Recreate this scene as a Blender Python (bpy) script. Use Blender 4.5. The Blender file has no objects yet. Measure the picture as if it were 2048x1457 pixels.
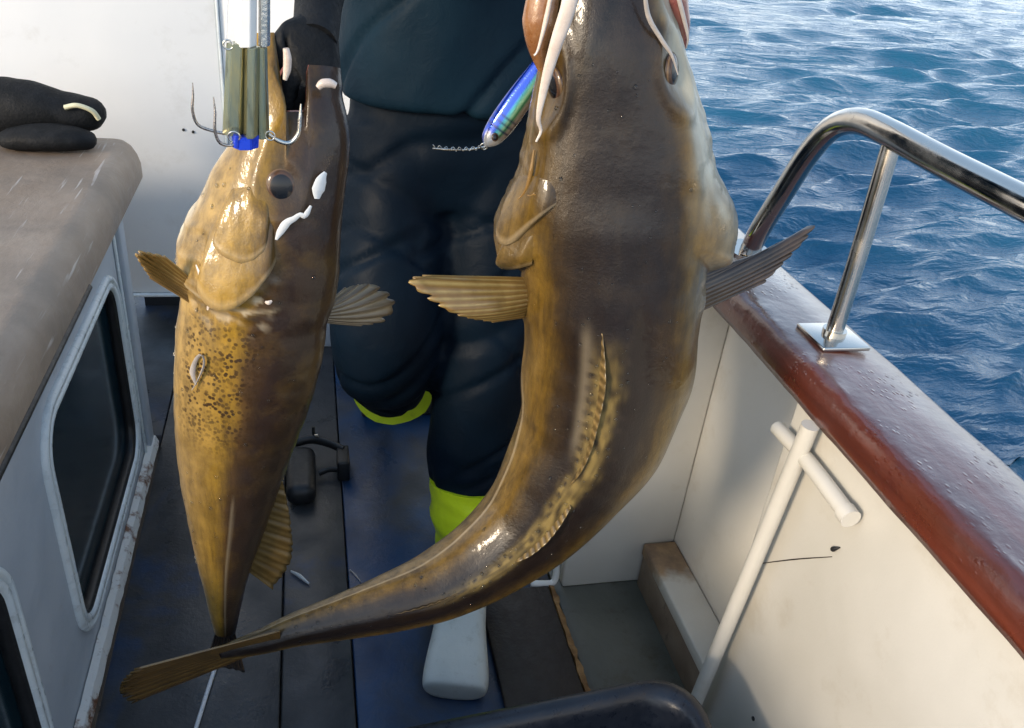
import bpy, bmesh, math, random
import numpy as np
from mathutils import Vector, noise as mnoise
random.seed(7); RNG = np.random.default_rng(11)
S = bpy.context.scene
COL = S.collection
R = math.radians

# ------------------------------------------------------------------ camera
EYE_H = 1.40
cam_d = bpy.data.cameras.new('camera'); cam = bpy.data.objects.new('camera', cam_d); COL.objects.link(cam)
cam_d.sensor_fit = 'HORIZONTAL'; cam_d.sensor_width = 36.0; cam_d.lens = 1678.0 / 2048.0 * 36.0
cam_d.clip_start = 0.02; cam_d.clip_end = 6000.0
_y, _p, _r = R(15.4), R(30.1), R(6.4)
FWD = Vector((math.sin(_y)*math.cos(_p), math.cos(_y)*math.cos(_p), -math.sin(_p)))
_r0 = Vector((math.cos(_y), -math.sin(_y), 0)); _u0 = _r0.cross(FWD)
RGT = math.cos(_r)*_r0 + math.sin(_r)*_u0
UPV = -math.sin(_r)*_r0 + math.cos(_r)*_u0
from mathutils import Matrix
M = Matrix((RGT, UPV, -FWD)).transposed().to_4x4(); M.translation = Vector((0, 0, EYE_H))
cam.matrix_world = M
S.camera = cam

# ------------------------------------------------------------------ world, sun, exposure
SUN_EL, SUN_TO = 20.0, (0.83, 0.557)          # elevation in degrees; horizontal direction the light travels
w = bpy.data.worlds.new('World'); S.world = w; w.use_nodes = True
nt = w.node_tree
bg = nt.nodes['Background']
sky = nt.nodes.new('ShaderNodeTexSky'); sky.sky_type = 'NISHITA'; sky.sun_disc = False
sky.sun_elevation = R(SUN_EL)
sky.sun_rotation = math.atan2(-SUN_TO[0], -SUN_TO[1])
sky.altitude = 0; sky.air_density = 1.0; sky.dust_density = 2.0; sky.ozone_density = 1.0
cl_ = nt.nodes.new('ShaderNodeMix'); cl_.data_type = 'RGBA'; cl_.blend_type = 'ADD'; cl_.inputs[0].default_value = 1.0
nt.links.new(sky.outputs[0], cl_.inputs[6]); # thin cloud veil over the clear sky, the same all round: white haze low down, bluer overhead
_tc = nt.nodes.new('ShaderNodeTexCoord'); _sp = nt.nodes.new('ShaderNodeSeparateXYZ'); nt.links.new(_tc.outputs['Generated'], _sp.inputs[0])
_rp = nt.nodes.new('ShaderNodeValToRGB'); nt.links.new(_sp.outputs[2], _rp.inputs[0]); _e = _rp.color_ramp.elements
while len(_e) < 4: _e.new(.5)
for _el, (_p0, _c) in zip(_e, ((0.0, (.86, .91, 1.0)), (.20, (.82, .89, 1.0)), (.50, (.34, .48, .66)), (1.0, (.13, .24, .42)))): _el.position = _p0; _el.color = (*_c, 1)
_mu = nt.nodes.new('ShaderNodeVectorMath'); _mu.operation = 'SCALE'; _mu.inputs['Scale'].default_value = 13.5
nt.links.new(_rp.outputs[0], _mu.inputs[0]); nt.links.new(_mu.outputs[0], cl_.inputs[7])
nt.links.new(cl_.outputs[2], bg.inputs[0]); bg.inputs[1].default_value = 0.11
sd = bpy.data.lights.new('sun', 'SUN'); sun = bpy.data.objects.new('sun', sd); COL.objects.link(sun)
sd.energy = 3.4; sd.angle = R(11.0); sd.color = (1.0, 0.83, 0.62)
_d = Vector((SUN_TO[0]*math.cos(R(SUN_EL)), SUN_TO[1]*math.cos(R(SUN_EL)), -math.sin(R(SUN_EL))))
sun.rotation_euler = _d.to_track_quat('-Z', 'Y').to_euler(); sun.location = (-4, -4, 5)
S.view_settings.view_transform = 'Standard'; S.view_settings.look = 'None'
S.view_settings.exposure = 0.0; S.view_settings.gamma = 1.0
S.view_settings.use_curve_mapping = False
S.cycles.max_bounces = 8

# ------------------------------------------------------------------ measuring helpers (photo measurement -> place on the boat)
CAM = np.array([0, 0, EYE_H]); fF = np.array(FWD); fR = np.array(RGT); fU = np.array(UPV)
def _ray(px, py): return fF + (px-1024)/1678.0*fR - (py-728.5)/1678.0*fU
def on(px, py, axis, v):
    r = _ray(px, py); i = 'xyz'.index(axis)
    return CAM + r*(v-CAM[i])/r[i]

# ------------------------------------------------------------------ material helpers
class NB:
    """small node builder"""
    def __init__(s, name):
        s.m = bpy.data.materials.new(name); s.m.use_nodes = True
        s.t = s.m.node_tree; s.b = s.t.nodes['Principled BSDF']; s.n = s.t.nodes; s.l = s.t.links
    def node(s, typ, **kw):
        n = s.n.new(typ)
        for k, v in kw.items(): setattr(n, k, v)
        return n
    def link(s, a, b): s.l.new(a, b)
    def coord(s, scale=(1, 1, 1), which='Object', rot=(0, 0, 0)):
        tc = s.node('ShaderNodeTexCoord'); mp = s.node('ShaderNodeMapping')
        s.link(tc.outputs[which], mp.inputs[0]); mp.inputs['Scale'].default_value = scale; mp.inputs['Rotation'].default_value = rot
        return mp.outputs[0]
    def noise(s, co, scale, detail=4, rough=.55, dist=0.0):
        n = s.node('ShaderNodeTexNoise'); s.link(co, n.inputs['Vector'])
        n.inputs['Scale'].default_value = scale; n.inputs['Detail'].default_value = detail
        n.inputs['Roughness'].default_value = rough; n.inputs['Distortion'].default_value = dist
        return n.outputs['Fac']
    def voro(s, co, scale, feature='F1', rand=1.0):
        n = s.node('ShaderNodeTexVoronoi', feature=feature); s.link(co, n.inputs['Vector'])
        n.inputs['Scale'].default_value = scale; n.inputs['Randomness'].default_value = rand
        return n.outputs['Distance']
    def attr(s, name):
        n = s.node('ShaderNodeAttribute', attribute_name=name); return n.outputs['Fac']
    def ramp(s, fac, stops, interp='LINEAR'):
        n = s.node('ShaderNodeValToRGB'); s.link(fac, n.inputs[0]); e = n.color_ramp.elements; n.color_ramp.interpolation = interp
        while len(e) < len(stops): e.new(0.5)
        for el, (p, c) in zip(e, stops):
            el.position = p; el.color = (c, c, c, 1) if isinstance(c, (int, float)) else (*c, 1)
        return n.outputs[0]
    def mix(s, fac, a, b, mode='MIX'):
        n = s.node('ShaderNodeMix', data_type='RGBA', blend_type=mode)
        for sock, v in ((n.inputs[0], fac), (n.inputs[6], a), (n.inputs[7], b)):
            if isinstance(v, (int, float)): sock.default_value = v
            elif isinstance(v, tuple): sock.default_value = (*v, 1)
            else: s.link(v, sock)
        return n.outputs[2]
    def math(s, op, a, b=0.0):
        n = s.node('ShaderNodeMath', operation=op)
        for sock, v in zip(n.inputs, (a, b)):
            if isinstance(v, (int, float)): sock.default_value = v
            else: s.link(v, sock)
        return n.outputs[0]
    def base(s, v):
        if isinstance(v, tuple): s.b.inputs['Base Color'].default_value = (*v, 1)
        else: s.link(v, s.b.inputs['Base Color'])
    def set(s, **kw):
        for k, v in kw.items():
            k = k.replace('_', ' ').title().replace('Ior', 'IOR')
            if isinstance(v, (int, float)): s.b.inputs[k].default_value = v
            else: s.link(v, s.b.inputs[k])
        return s
    def bump(s, h, strength=.3, dist=.01, prev=None):
        n = s.node('ShaderNodeBump'); n.inputs['Strength'].default_value = strength; n.inputs['Distance'].default_value = dist
        s.link(h, n.inputs['Height'])
        if prev is not None: s.link(prev, n.inputs['Normal'])
        s.link(n.outputs[0], s.b.inputs['Normal']); return n.outputs[0]

def paint(name, c, c2, rough=.45, nscale=6, bump=.15, dirt=None, dirt_amt=.5, bscale=60, metal=0.0, coat=0.0):
    k = NB(name); co = k.coord()
    col = k.mix(k.ramp(k.noise(co, nscale), [(.3, 0.), (.7, 1.)]), c, c2)
    if dirt:
        d = k.ramp(k.noise(co, nscale*2.7, 8, .7), [(.56, 0.), (.72, dirt_amt)])
        col = k.mix(d, col, dirt)
    k.base(col); k.set(roughness=k.ramp(k.noise(co, nscale*4), [(.3, max(.03, rough-.1)), (.7, min(1, rough+.12))]), metallic=metal, coat_weight=coat)
    k.bump(k.noise(co, bscale, 5), bump, .004)
    return k.m

MAT = {}
MAT['wall'] = paint('white_gelcoat', (.76, .78, .80), (.83, .84, .84), .38, 2.2, .08, (.42, .40, .36), .25)
MAT['casing'] = paint('grey_blue_paint', (.36, .41, .47), (.46, .50, .55), .42, 4, .2, (.30, .25, .20), .4)
MAT['cream'] = paint('cream_paint', (.54, .52, .465), (.62, .60, .55), .42, 3.0, .22, (.40, .34, .25), .35, bscale=26)
MAT['trim'] = paint('pale_trim', (.55, .62, .66), (.70, .76, .78), .3, 9, .1, (.3, .28, .25), .4)
MAT['rubber'] = paint('black_rubber', (.008, .008, .009), (.015, .016, .018), .45, 30, .3)
MAT['dark'] = paint('dark_void', (.010, .012, .017), (.016, .018, .022), .6, 8, .2)
MAT['steel'] = paint('stainless_steel', (.54, .50, .45), (.58, .55, .50), .17, 6, .012, metal=1.0, bscale=40)
MAT['chrome'] = paint('worn_chrome', (.66, .64, .60), (.50, .50, .46), .2, 60, .1, metal=1.0, bscale=300)
def m_tarnish():
    k = NB('tarnished_metal'); co = k.coord((1, 1, .12))
    c = k.mix(k.ramp(k.noise(co, 190, 4), [(.35, 0.), (.65, 1.)]), (.44, .40, .22), (.30, .33, .25))
    c = k.mix(k.ramp(k.noise(k.coord((1, 1, .3)), 120, 5), [(.55, 0.), (.7, .7)]), c, (.12, .11, .06))
    k.base(c); k.set(roughness=.24, metallic=.85); k.bump(k.noise(co, 160, 3), .08, .001); return k.m
MAT['brasschrome'] = m_tarnish()
MAT['jawskin'] = paint('orange_jaw_skin', (.20, .075, .022), (.32, .15, .055), .32, 60, .3, (.45, .33, .22), .5, coat=.6, bscale=120)
MAT['hook'] = paint('hook_steel', (.30, .28, .27), (.45, .42, .40), .25, 90, .1, metal=1.0)
MAT['bluetape'] = paint('blue_tube', (.004, .03, .42), (.01, .05, .55), .3, 60, .1)
MAT['lime'] = paint('lime_rubber', (.52, .68, .012), (.64, .80, .02), .42, 14, .2, (.2, .25, .02), .4)
MAT['whiteboot'] = paint('white_rubber', (.50, .53, .50), (.60, .62, .58), .42, 12, .2, (.33, .33, .28), .6)
MAT['tub'] = paint('black_plastic', (.010, .013, .020), (.018, .022, .032), .33, 18, .25, (.05, .05, .05), .3)
MAT['whiteplastic'] = paint('white_plastic', (.68, .68, .66), (.78, .78, .76), .4, 20, .1)
MAT['glove'] = paint('black_neoprene', (.006, .007, .008), (.014, .015, .017), .62, 40, .4, bscale=180)
MAT['glove'].node_tree.nodes['Principled BSDF'].inputs['Specular IOR Level'].default_value = .15
MAT['stripe'] = paint('pale_piping', (.55, .53, .36), (.62, .6, .42), .5, 40, .1)
MAT['skin'] = paint('skin', (.42, .22, .15), (.47, .26, .18), .5, 30, .1)
MAT['hairline'] = paint('nylon_line', (.6, .62, .65), (.7, .72, .75), .25, 80, 0.05)
MAT['tooth'] = paint('pale_lip', (.62, .50, .42), (.72, .64, .56), .3, 40, .2, coat=.5)
MAT['mouth'] = paint('mouth_flesh', (.20, .055, .04), (.33, .12, .085), .3, 35, .3, coat=.6)

def m_oilskin(name, c, c2):
    k = NB(name); co = k.coord()
    k.base(k.mix(k.ramp(k.noise(co, 5, 5), [(.35, 0.), (.7, 1.)]), c, c2))
    k.set(roughness=k.ramp(k.noise(co, 14, 5), [(.3, .50), (.7, .68)]), specular_ior_level=.09)
    b = k.bump(k.noise(co, 26, 6, .6, .6), .35, .006)
    k.bump(k.noise(co, 420, 2), .08, .001, b)
    return k.m
MAT['trousers'] = m_oilskin('navy_oilskin', (.0012, .0045, .010), (.002, .008, .017))
MAT['jacket'] = m_oilskin('dark_teal_jacket', (.003, .011, .021), (.005, .019, .033))

def m_slab():
    k = NB('weathered_board'); co = k.coord()
    c = k.mix(k.ramp(k.noise(k.coord((1, .35, 1)), 14, 7, .65), [(.3, 0.), (.7, 1.)]), (.24, .175, .125), (.33, .255, .195))
    st = k.ramp(k.noise(co, 4, 6, .6), [(.5, 0.), (.66, .7)])
    c = k.mix(st, c, (.18, .145, .115))
    def scratch(rz, sc, lo, seed):
        v = k.coord((sc, sc*.055, sc), rot=(0, 0, rz))
        return k.ramp(k.noise(v, 1.0, 3, .5, .3), [(lo, 0.), (lo+.05, 1.)])
    s1 = k.math('MAXIMUM', scratch(R(-52), 75, .65, 1), scratch(R(-75), 95, .66, 2))
    s1 = k.math('MULTIPLY', s1, k.ramp(k.noise(co, 7, 3), [(.42, 0.), (.58, .9)]))
    c = k.mix(k.math('MULTIPLY', s1, .85), c, (.55, .50, .46))
    k.base(c); k.set(roughness=k.ramp(k.noise(co, 9), [(.3, .32), (.7, .6)]))
    b = k.bump(k.noise(co, 40, 6, .65), .35, .006); k.bump(s1, .2, .002, b)
    return k.m
MAT['slab'] = m_slab()

def m_cap():
    k = NB('varnished_red_wood'); co = k.coord()
    g = k.noise(k.coord((26, 1.6, 26)), 1.0, 7, .65, .8)
    c = k.mix(k.ramp(g, [(.3, 0.), (.7, 1.)]), (.058, .012, .006), (.135, .030, .014))
    c = k.mix(k.ramp(k.noise(co, 9, 5), [(.58, 0.), (.7, .5)]), c, (.06, .012, .010))
    k.base(c); k.set(roughness=k.ramp(k.noise(co, 10, 5), [(.3, .22), (.7, .46)]), coat_weight=.9, coat_roughness=.2, specular_ior_level=.6)
    dr = k.ramp(k.voro(k.coord((1, .6, 1)), 120), [(.10, 1.), (.36, 0.)])
    dr = k.math('MULTIPLY', dr, k.ramp(k.noise(co, 9, 5), [(.54, 0.), (.64, 1.)]))
    b = k.bump(g, .14, .003); b = k.bump(k.noise(co, 55, 4), .16, .005, b); b2 = k.bump(dr, .28, .003, b)
    k.link(b2, k.b.inputs['Coat Normal'])
    return k.m
MAT['cap'] = m_cap()

def m_deck(nm, lo, hi):
    k = NB(nm); co = k.coord()
    wn = k.ramp(k.noise(co, 2.6, 6, .62, .5), [(lo, 0.), (hi, 1.)])
    blue = k.mix(k.ramp(k.noise(co, 9, 5), [(.3, 0.), (.7, 1.)]), (.003, .022, .066), (.006, .046, .130))
    gry = k.mix(k.ramp(k.noise(co, 16, 6), [(.3, 0.), (.7, 1.)]), (.022, .024, .027), (.050, .051, .054))
    k.base(k.mix(wn, blue, gry)); k.set(roughness=k.ramp(k.noise(co, 7, 5), [(.35, .22), (.65, .55)]))
    k.bump(k.noise(co, 90, 5, .65), .35, .003)
    return k.m
MAT['deck'] = m_deck('worn_grey_deck_paint', .28, .44)
MAT['deckblue'] = m_deck('worn_blue_deck_paint', .44, .62)
MAT['gutter'] = paint('grey_green_paint', (.070, .074, .060), (.11, .11, .092), .4, 7, .3, (.05, .04, .025), .9)
MAT['mat'] = paint('dark_brown_mat', (.016, .011, .009), (.028, .019, .014), .6, 12, .5, bscale=120)
MAT['stainwood'] = None
def m_ledge():
    k = NB('rust_stained_white'); co = k.coord()
    g = k.node('ShaderNodeTexCoord'); sx = k.node('ShaderNodeSeparateXYZ'); k.link(g.outputs['Object'], sx.inputs[0])
    f = k.math('ADD', sx.outputs[1], k.math('MULTIPLY', k.math('SUBTRACT', k.noise(co, 14, 5), .5), .14))
    st = k.ramp(f, [(.0, 0.), (.07, 0.), (.11, .85), (.3, 1.)])
    k.base(k.mix(st, k.mix(k.noise(co, 18, 5), (.50, .47, .40), (.60, .58, .52)), k.mix(k.ramp(k.noise(co, 30, 5), [(.35, 0.), (.65, 1.)]), (.13, .060, .018), (.30, .17, .065))))
    k.set(roughness=.5); k.bump(k.noise(co, 80, 5), .3, .003); return k.m
MAT['ledge'] = m_ledge()
MAT['webwood'] = paint('weathered_bracket', (.15, .10, .065), (.24, .19, .14), .55, 14, .3, (.05, .035, .025), .7)
def m_edge():
    k = NB('chipped_edge'); co = k.coord((1, 1, 1))
    rust = k.ramp(k.noise(co, 16, 7, .7), [(.50, 0.), (.60, 1.)])
    k.base(k.mix(rust, (.62, .62, .60), k.mix(k.noise(co, 60, 4), (.22, .085, .03), (.06, .03, .02))))
    k.set(roughness=.5); k.bump(k.noise(co, 60, 6, .7), .7, .006); return k.m
MAT['edge'] = m_edge()
def m_glass():
    k = NB('dark_window_glass'); co = k.coord()
    k.base(k.mix(k.noise(co, 3, 3), (.002, .010, .018), (.003, .022, .032)))
    k.set(roughness=.12, specular_ior_level=.35); k.bump(k.noise(co, 5, 2), .02, .01); return k.m
MAT['glass'] = m_glass()

def m_sea():
    k = NB('sea_water'); co = k.coord()
    k.base(k.mix(k.noise(co, .5, 3), (.010, .075, .145), (.018, .120, .205)))
    k.set(roughness=.025, ior=1.333)
    b = k.bump(k.noise(k.coord((.55, 1.5, 1), rot=(0, 0, R(-10))), 2.3, 4, .55, .4), .55, .16)
    b = k.bump(k.noise(k.coord((.8, 1.9, 1), rot=(0, 0, R(-18))), 7.0, 5, .6, .3), .42, .05, b)
    k.bump(k.noise(k.coord((1, 1.7, 1), rot=(0, 0, R(15))), 26.0, 4, .6), .38, .012, b)
    return k.m
MAT['sea'] = m_sea()

# ------------------------------------------------------------------ mesh helpers
def mesh_obj(name, verts, faces, mat, parent=None, smooth=True, attrs=None):
    me = bpy.data.meshes.new(name)
    me.from_pydata([tuple(map(float, v)) for v in verts], [], faces)
    if attrs:
        for an, vals in attrs.items():
            a = me.attributes.new(an, 'FLOAT', 'POINT'); a.data.foreach_set('value', np.asarray(vals, dtype=np.float32))
    me.update()
    bm = bmesh.new(); bm.from_mesh(me); bmesh.ops.recalc_face_normals(bm, faces=bm.faces); bm.to_mesh(me); bm.free()
    if smooth: me.polygons.foreach_set('use_smooth', [True]*len(me.polygons))
    o = bpy.data.objects.new(name, me); COL.objects.link(o)
    if mat is not None: me.materials.append(mat)
    if parent is not None: o.parent = parent
    return o
def bm_obj(name, bm, mat, parent=None, smooth=False):
    me = bpy.data.meshes.new(name); bmesh.ops.recalc_face_normals(bm, faces=bm.faces); bm.to_mesh(me); bm.free()
    if smooth: me.polygons.foreach_set('use_smooth', [True]*len(me.polygons))
    o = bpy.data.objects.new(name, me); COL.objects.link(o); me.materials.append(mat)
    if parent is not None: o.parent = parent
    return o
def empty(name, loc=(0, 0, 0)):
    o = bpy.data.objects.new(name, None); COL.objects.link(o); o.empty_display_size = .05
    o.location = loc; return o
def tag(o, label, cat, group=None):
    o['label'] = label; o['category'] = cat
    if group: o['group'] = group
    return o
def keep(o, parent):
    """parent o and keep its vertices where they are (parents are only translated)"""
    o.parent = parent
    o.location = Vector(o.location) - Vector(parent.location)
    return o
def box(name, lo, hi, mat, parent=None, bev=.004, seg=2, mn=None):
    bm = bmesh.new(); c = [(a+b)/2 for a, b in zip(lo, hi)]; s = [b-a for a, b in zip(lo, hi)]
    bmesh.ops.create_cube(bm, size=1)
    for v in bm.verts: v.co = Vector((v.co[i]*s[i] for i in range(3)))
    if bev: bmesh.ops.bevel(bm, geom=bm.edges[:], offset=min(bev, min(s)*.45), segments=seg, affect='EDGES', profile=.5)
    o = bm_obj(name, bm, mat, None, smooth=False)
    if bev:
        for p in o.data.polygons: p.use_smooth = True
        o.data.update()
        try: o.data.set_sharp_from_angle(angle=R(50))
        except Exception: pass
    o.location = c
    if parent is not None: keep(o, parent)
    return o
def smooth_path(pts, n):
    """Catmull-Rom through pts (any dimension), n samples evenly spread in arc length of the first three columns"""
    P = np.asarray(pts, float); Q = np.vstack([2*P[0]-P[1], P, 2*P[-1]-P[-2]])
    out = []
    for i in range(1, len(Q)-2):
        t = np.linspace(0, 1, 24, endpoint=(i == len(Q)-3))[:, None]
        a, b, c, d = Q[i-1], Q[i], Q[i+1], Q[i+2]
        out.append(.5*((2*b)+(-a+c)*t+(2*a-5*b+4*c-d)*t**2+(-a+3*b-3*c+d)*t**3))
    A = np.vstack(out); L = np.r_[0, np.cumsum(np.linalg.norm(np.diff(A[:, :3], axis=0), axis=1))]
    s = np.linspace(0, L[-1], n)
    return np.stack([np.interp(s, L, A[:, j]) for j in range(A.shape[1])], 1)
def tube(name, pts, rad, mat, parent=None, seg=14, n=None, caps=True, flat=None):
    P = smooth_path([(*p,) for p in pts], n or max(12, len(pts)*8)) if n != 0 else np.asarray(pts, float)
    m = len(P); rr = np.interp(np.linspace(0, 1, m), np.linspace(0, 1, len(rad)), rad) if hasattr(rad, '__len__') else np.full(m, rad)
    T = np.gradient(P, axis=0); T /= np.linalg.norm(T, axis=1)[:, None]
    a = np.array([0, 0, 1.]) if abs(T[0][2]) < .9 else np.array([1., 0, 0])
    N = a-T[0]*(a@T[0]); N /= np.linalg.norm(N); V = []
    for i in range(m):
        N = N-T[i]*(N@T[i]); N /= np.linalg.norm(N); B = np.cross(T[i], N)
        for j in range(seg):
            th = 2*math.pi*j/seg
            V.append(P[i]+rr[i]*(math.cos(th)*N+math.sin(th)*B*(flat or 1)))
    Fc = [(i*seg+j, i*seg+(j+1) % seg, (i+1)*seg+(j+1) % seg, (i+1)*seg+j) for i in range(m-1) for j in range(seg)]
    if caps: Fc += [tuple(range(seg))[::-1], tuple((m-1)*seg+j for j in range(seg))]
    o = mesh_obj(name, V, Fc, mat, None)
    try: o.data.set_sharp_from_angle(angle=R(60))
    except Exception: pass
    if parent is not None: keep(o, parent)
    return o
def evaluated(o):
    """replace an object's mesh by its modifier result"""
    dg = bpy.context.evaluated_depsgraph_get(); dg.update()
    me = bpy.data.meshes.new_from_object(o.evaluated_get(dg)); old = o.data
    o.modifiers.clear(); o.data = me
    return o
def fbm(p, sc, oct=4): return mnoise.fractal(Vector(p)*sc, 1.0, 2.0, oct)
def ss(a, b, x):
    t = np.clip((np.asarray(x, float)-a)/(b-a), 0, 1); return t*t*(3-2*t)

# ------------------------------------------------------------------ the sea: one wind-chopped sheet out to the horizon
SEA_Z = -0.62
def axis_pts(near, far, step, grow):
    a = [0.0]; d = step
    while a[-1] < far:
        if a[-1] > near: d *= grow if a[-1] < 70 else max(grow, 1.1)
        a.append(a[-1]+d)
    return np.array(a)
def make_sea():
    gx = axis_pts(9, 4200, .046, 1.012); gy = axis_pts(9, 4200, .046, 1.012)
    nx = axis_pts(1.2, 4200, .06, 1.25); X1 = np.r_[-nx[:0:-1], gx]+.45
    ny = axis_pts(.6, 4200, .06, 1.25); Y1 = np.r_[-ny[:0:-1], gy]+.4
    X, Y = np.meshgrid(X1, Y1); Z = np.zeros_like(X); dX = np.zeros_like(X); dY = np.zeros_like(X)
    base = R(-80)
    lam = np.exp(RNG.uniform(math.log(.12), math.log(3.2), 170))
    for L in lam:
        th = base+RNG.normal(0, .36); kx, ky = math.cos(th), math.sin(th); k = 2*math.pi/L
        A = .0086*L**.64*RNG.uniform(.4, 1.3)*(.5 if L > 1.3 else (1.0 if L > .5 else 1.15))
        ph = k*(kx*X+ky*Y)+RNG.uniform(0, 6.28)
        dx = np.hypot(X, Y); A = A*np.where(dx*.07 > L*.35*6, 0, 1) if L < .5 else A*np.where(dx > 160, 0, 1)
        Z += A*np.cos(ph); dX -= .75*A*kx*np.sin(ph); dY -= .75*A*ky*np.sin(ph)
    g = .75+.55*np.sin(X*.55+1.3*np.sin(Y*.33))*np.sin(Y*.42+.8*np.sin(X*.3))
    V = np.stack([X+dX*g, Y+dY*g, Z*g+SEA_Z], -1).reshape(-1, 3)
    h, wd = X.shape; i = np.arange(h*wd).reshape(h, wd)
    Fq = np.stack([i[:-1, :-1], i[:-1, 1:], i[1:, 1:], i[1:, :-1]], -1).reshape(-1, 4)
    me = bpy.data.meshes.new('sea'); me.vertices.add(len(V)); me.vertices.foreach_set('co', V.astype(np.float32).ravel())
    me.loops.add(Fq.size); me.loops.foreach_set('vertex_index', Fq.astype(np.int32).ravel())
    me.polygons.add(len(Fq)); me.polygons.foreach_set('loop_start', np.arange(0, Fq.size, 4, dtype=np.int32))
    me.update(calc_edges=True); me.polygons.foreach_set('use_smooth', [True]*len(Fq)); me.materials.append(MAT['sea'])
    o = bpy.data.objects.new('sea', me); COL.objects.link(o); o['kind'] = 'structure'
make_sea()

# ------------------------------------------------------------------ deck (panels with recessed seams)
deck = empty('deck', (0, 0, 0)); deck['kind'] = 'structure'
box('deck_bed', (-1.7, -.9, -.09), (.86, 5.2, -.032), MAT['dark'], deck, 0)
xs = [-1.68, -1.0, -.405, -.078, .062, .375, .522]
ys = [-.85, .55, 3.5, 5.15]
for a, b in zip(xs[:-1], xs[1:]):
    for c, d in zip(ys[:-1], ys[1:]):
        if b < -.38: c = max(c, 2.0)
        if d <= c: continue
        box('deck_panel', (a+.0016, c+.0015, -.03), (b-.0016, d-.0015, 0.0), MAT['deckblue' if a > .05 and c < 2 else 'deck'], deck, .003, 2)
box('gutter_floor', (.526, -.85, -.05), (.84, 5.15, -.006), MAT['gutter'], deck, .003)
box('deck_step', (.13, 2.045, .001), (.52, 2.40, .094), MAT['deck'], deck, .008, 3)
# dark brown board beside the gutter, with its pale broken edge
mt = tag(empty('deck_mat', (.45, 1.1, 0)), 'dark brown mat with a pale frayed edge lying beside the grey gutter floor', 'mat')
box('mat_sheet', (.345, .62, .0005), (.508, 1.322, .014), MAT['mat'], mt, .003)
vv, ff = [], []
for i in range(60):
    t = i/59; y = .64+t*.68
    x0 = .509+.004*fbm((t*9, 1, 0), 2.0); x1 = .521+.006*fbm((t*14, 5, 0), 2.0); zt = .016+.004*fbm((t*20, 9, 0), 2.)
    vv += [(x0, y, .001), (x0, y, zt), (x1, y, zt*.8), (x1, y, .001)]
    if i: b = 4*(i-1); ff += [(b+k, b+(k+1) % 4, b+4+(k+1) % 4, b+4+k) for k in range(4)]
keep(mesh_obj('frayed_edge', vv, ff, MAT['ledge'], None, False), mt)

# ------------------------------------------------------------------ bulwark
bw = tag(empty('bulwark', (.75, 1, 0)), 'cream painted bulwark with red brown wooden cap along the right side of the boat', 'bulwark')
box('wall_panel', (.716, -.85, 0.0), (.80, .95, .762), MAT['cream'], bw, .006)
box('wall_panel', (.802, -.85, -.05), (.835, 5.15, .762), MAT['cream'], bw, .004)
box('cross_panel', (.545, 1.33, -.006), (.801, 1.36, .758), MAT['cream'], bw, .006)
box('hull_side', (.837, -.86, -1.1), (.852, 5.16, .760), MAT['cream'], bw, 0)
# ledge along the foot of the hull
lg = box('ledge', (.722, .948, .085), (.800, 1.325, .117), MAT['ledge'], bw, .004)
box('ledge_web', (.726, .948, -.006), (.742, 1.322, .0845), MAT['webwood'], bw, .002)
# cap rail
prof = [(.694, .764), (.692, .776), (.697, .806), (.705, .816), (.714, .820), (.722, .8202), (.734, .820), (.75, .8195), (.78, .819), (.848, .815), (.860, .808), (.862, .796), (.860, .764)]
vv, ff = [], []; NY = 700; m = len(prof)
for i in range(NY):
    y = -.85+6.0*(i/(NY-1))**1.0
    for j, (x, z) in enumerate(prof):
        wob = .0012*fbm((x*6, y*2.5, z*9), 4.0, 3)
        if 2 <= j <= 6: wob += (1, 1, 1, 1.1, .8, .55, .25)[j]*.0022*abs(fbm((x*40, y*1.0, 1), 34.0, 3))
        if 2 <= j <= 4: wob += .0034*fbm((x*3, y*1.0, 3), 26.0, 3)+.0022*fbm((x, y, 8), 62.0, 2)
        cx = .0 + .012*max(0, y-.4)
        vv.append((x+cx+wob*.6, y, z+wob))
    if i: b = m*(i-1); ff += [(b+k, b+(k+1) % m, b+m+(k+1) % m, b+m+k) for k in range(m)]
ff += [tuple(range(m)), tuple(m*(NY-1)+k for k in range(m))]
keep(mesh_obj('cap_rail', vv, ff, MAT['cap'], None, True), bw)
tube('pipe', [(.690, .937, .001), (.690, .9, .4), (.69, .868, .763)], .0130, MAT['cream'], bw, 16)
cl = tube('cleat', [(.694, .945, .705), (.696, .86, .707), (.694, .742, .703)], [.0115, .012, .0125, .0125], MAT['cream'], bw, 18)
sk = tube('cleat_collar', [(.694, .752, .703), (.694, .735, .702)], .0145, MAT['cream'], bw, 18, n=4)
_q = on(1672, 1096, 'x', .716); tube('clip', [_q+np.array([.001, .008, -.012]), _q+np.array([-.004, -.001, -.001]), _q+np.array([-.001, -.008, .008])], [.001, .0042, .001], MAT['rubber'], bw, 8, n=14)
_a, _b = on(1525, 1127, 'x', .7155), on(1664, 1114, 'x', .7155); tube('crack', [_a, (_a+_b)/2+np.array([0, 0, .002]), _b], [.0007, .0011, .0006], MAT['mat'], bw, 6, n=14)
for (py, pz) in ((.62, .30), (.50, .42), (.80, .2)): tube('rivet', [(.714, py, pz), (.7185, py, pz)], .004, MAT['rubber'], bw, 8, n=3)

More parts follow.
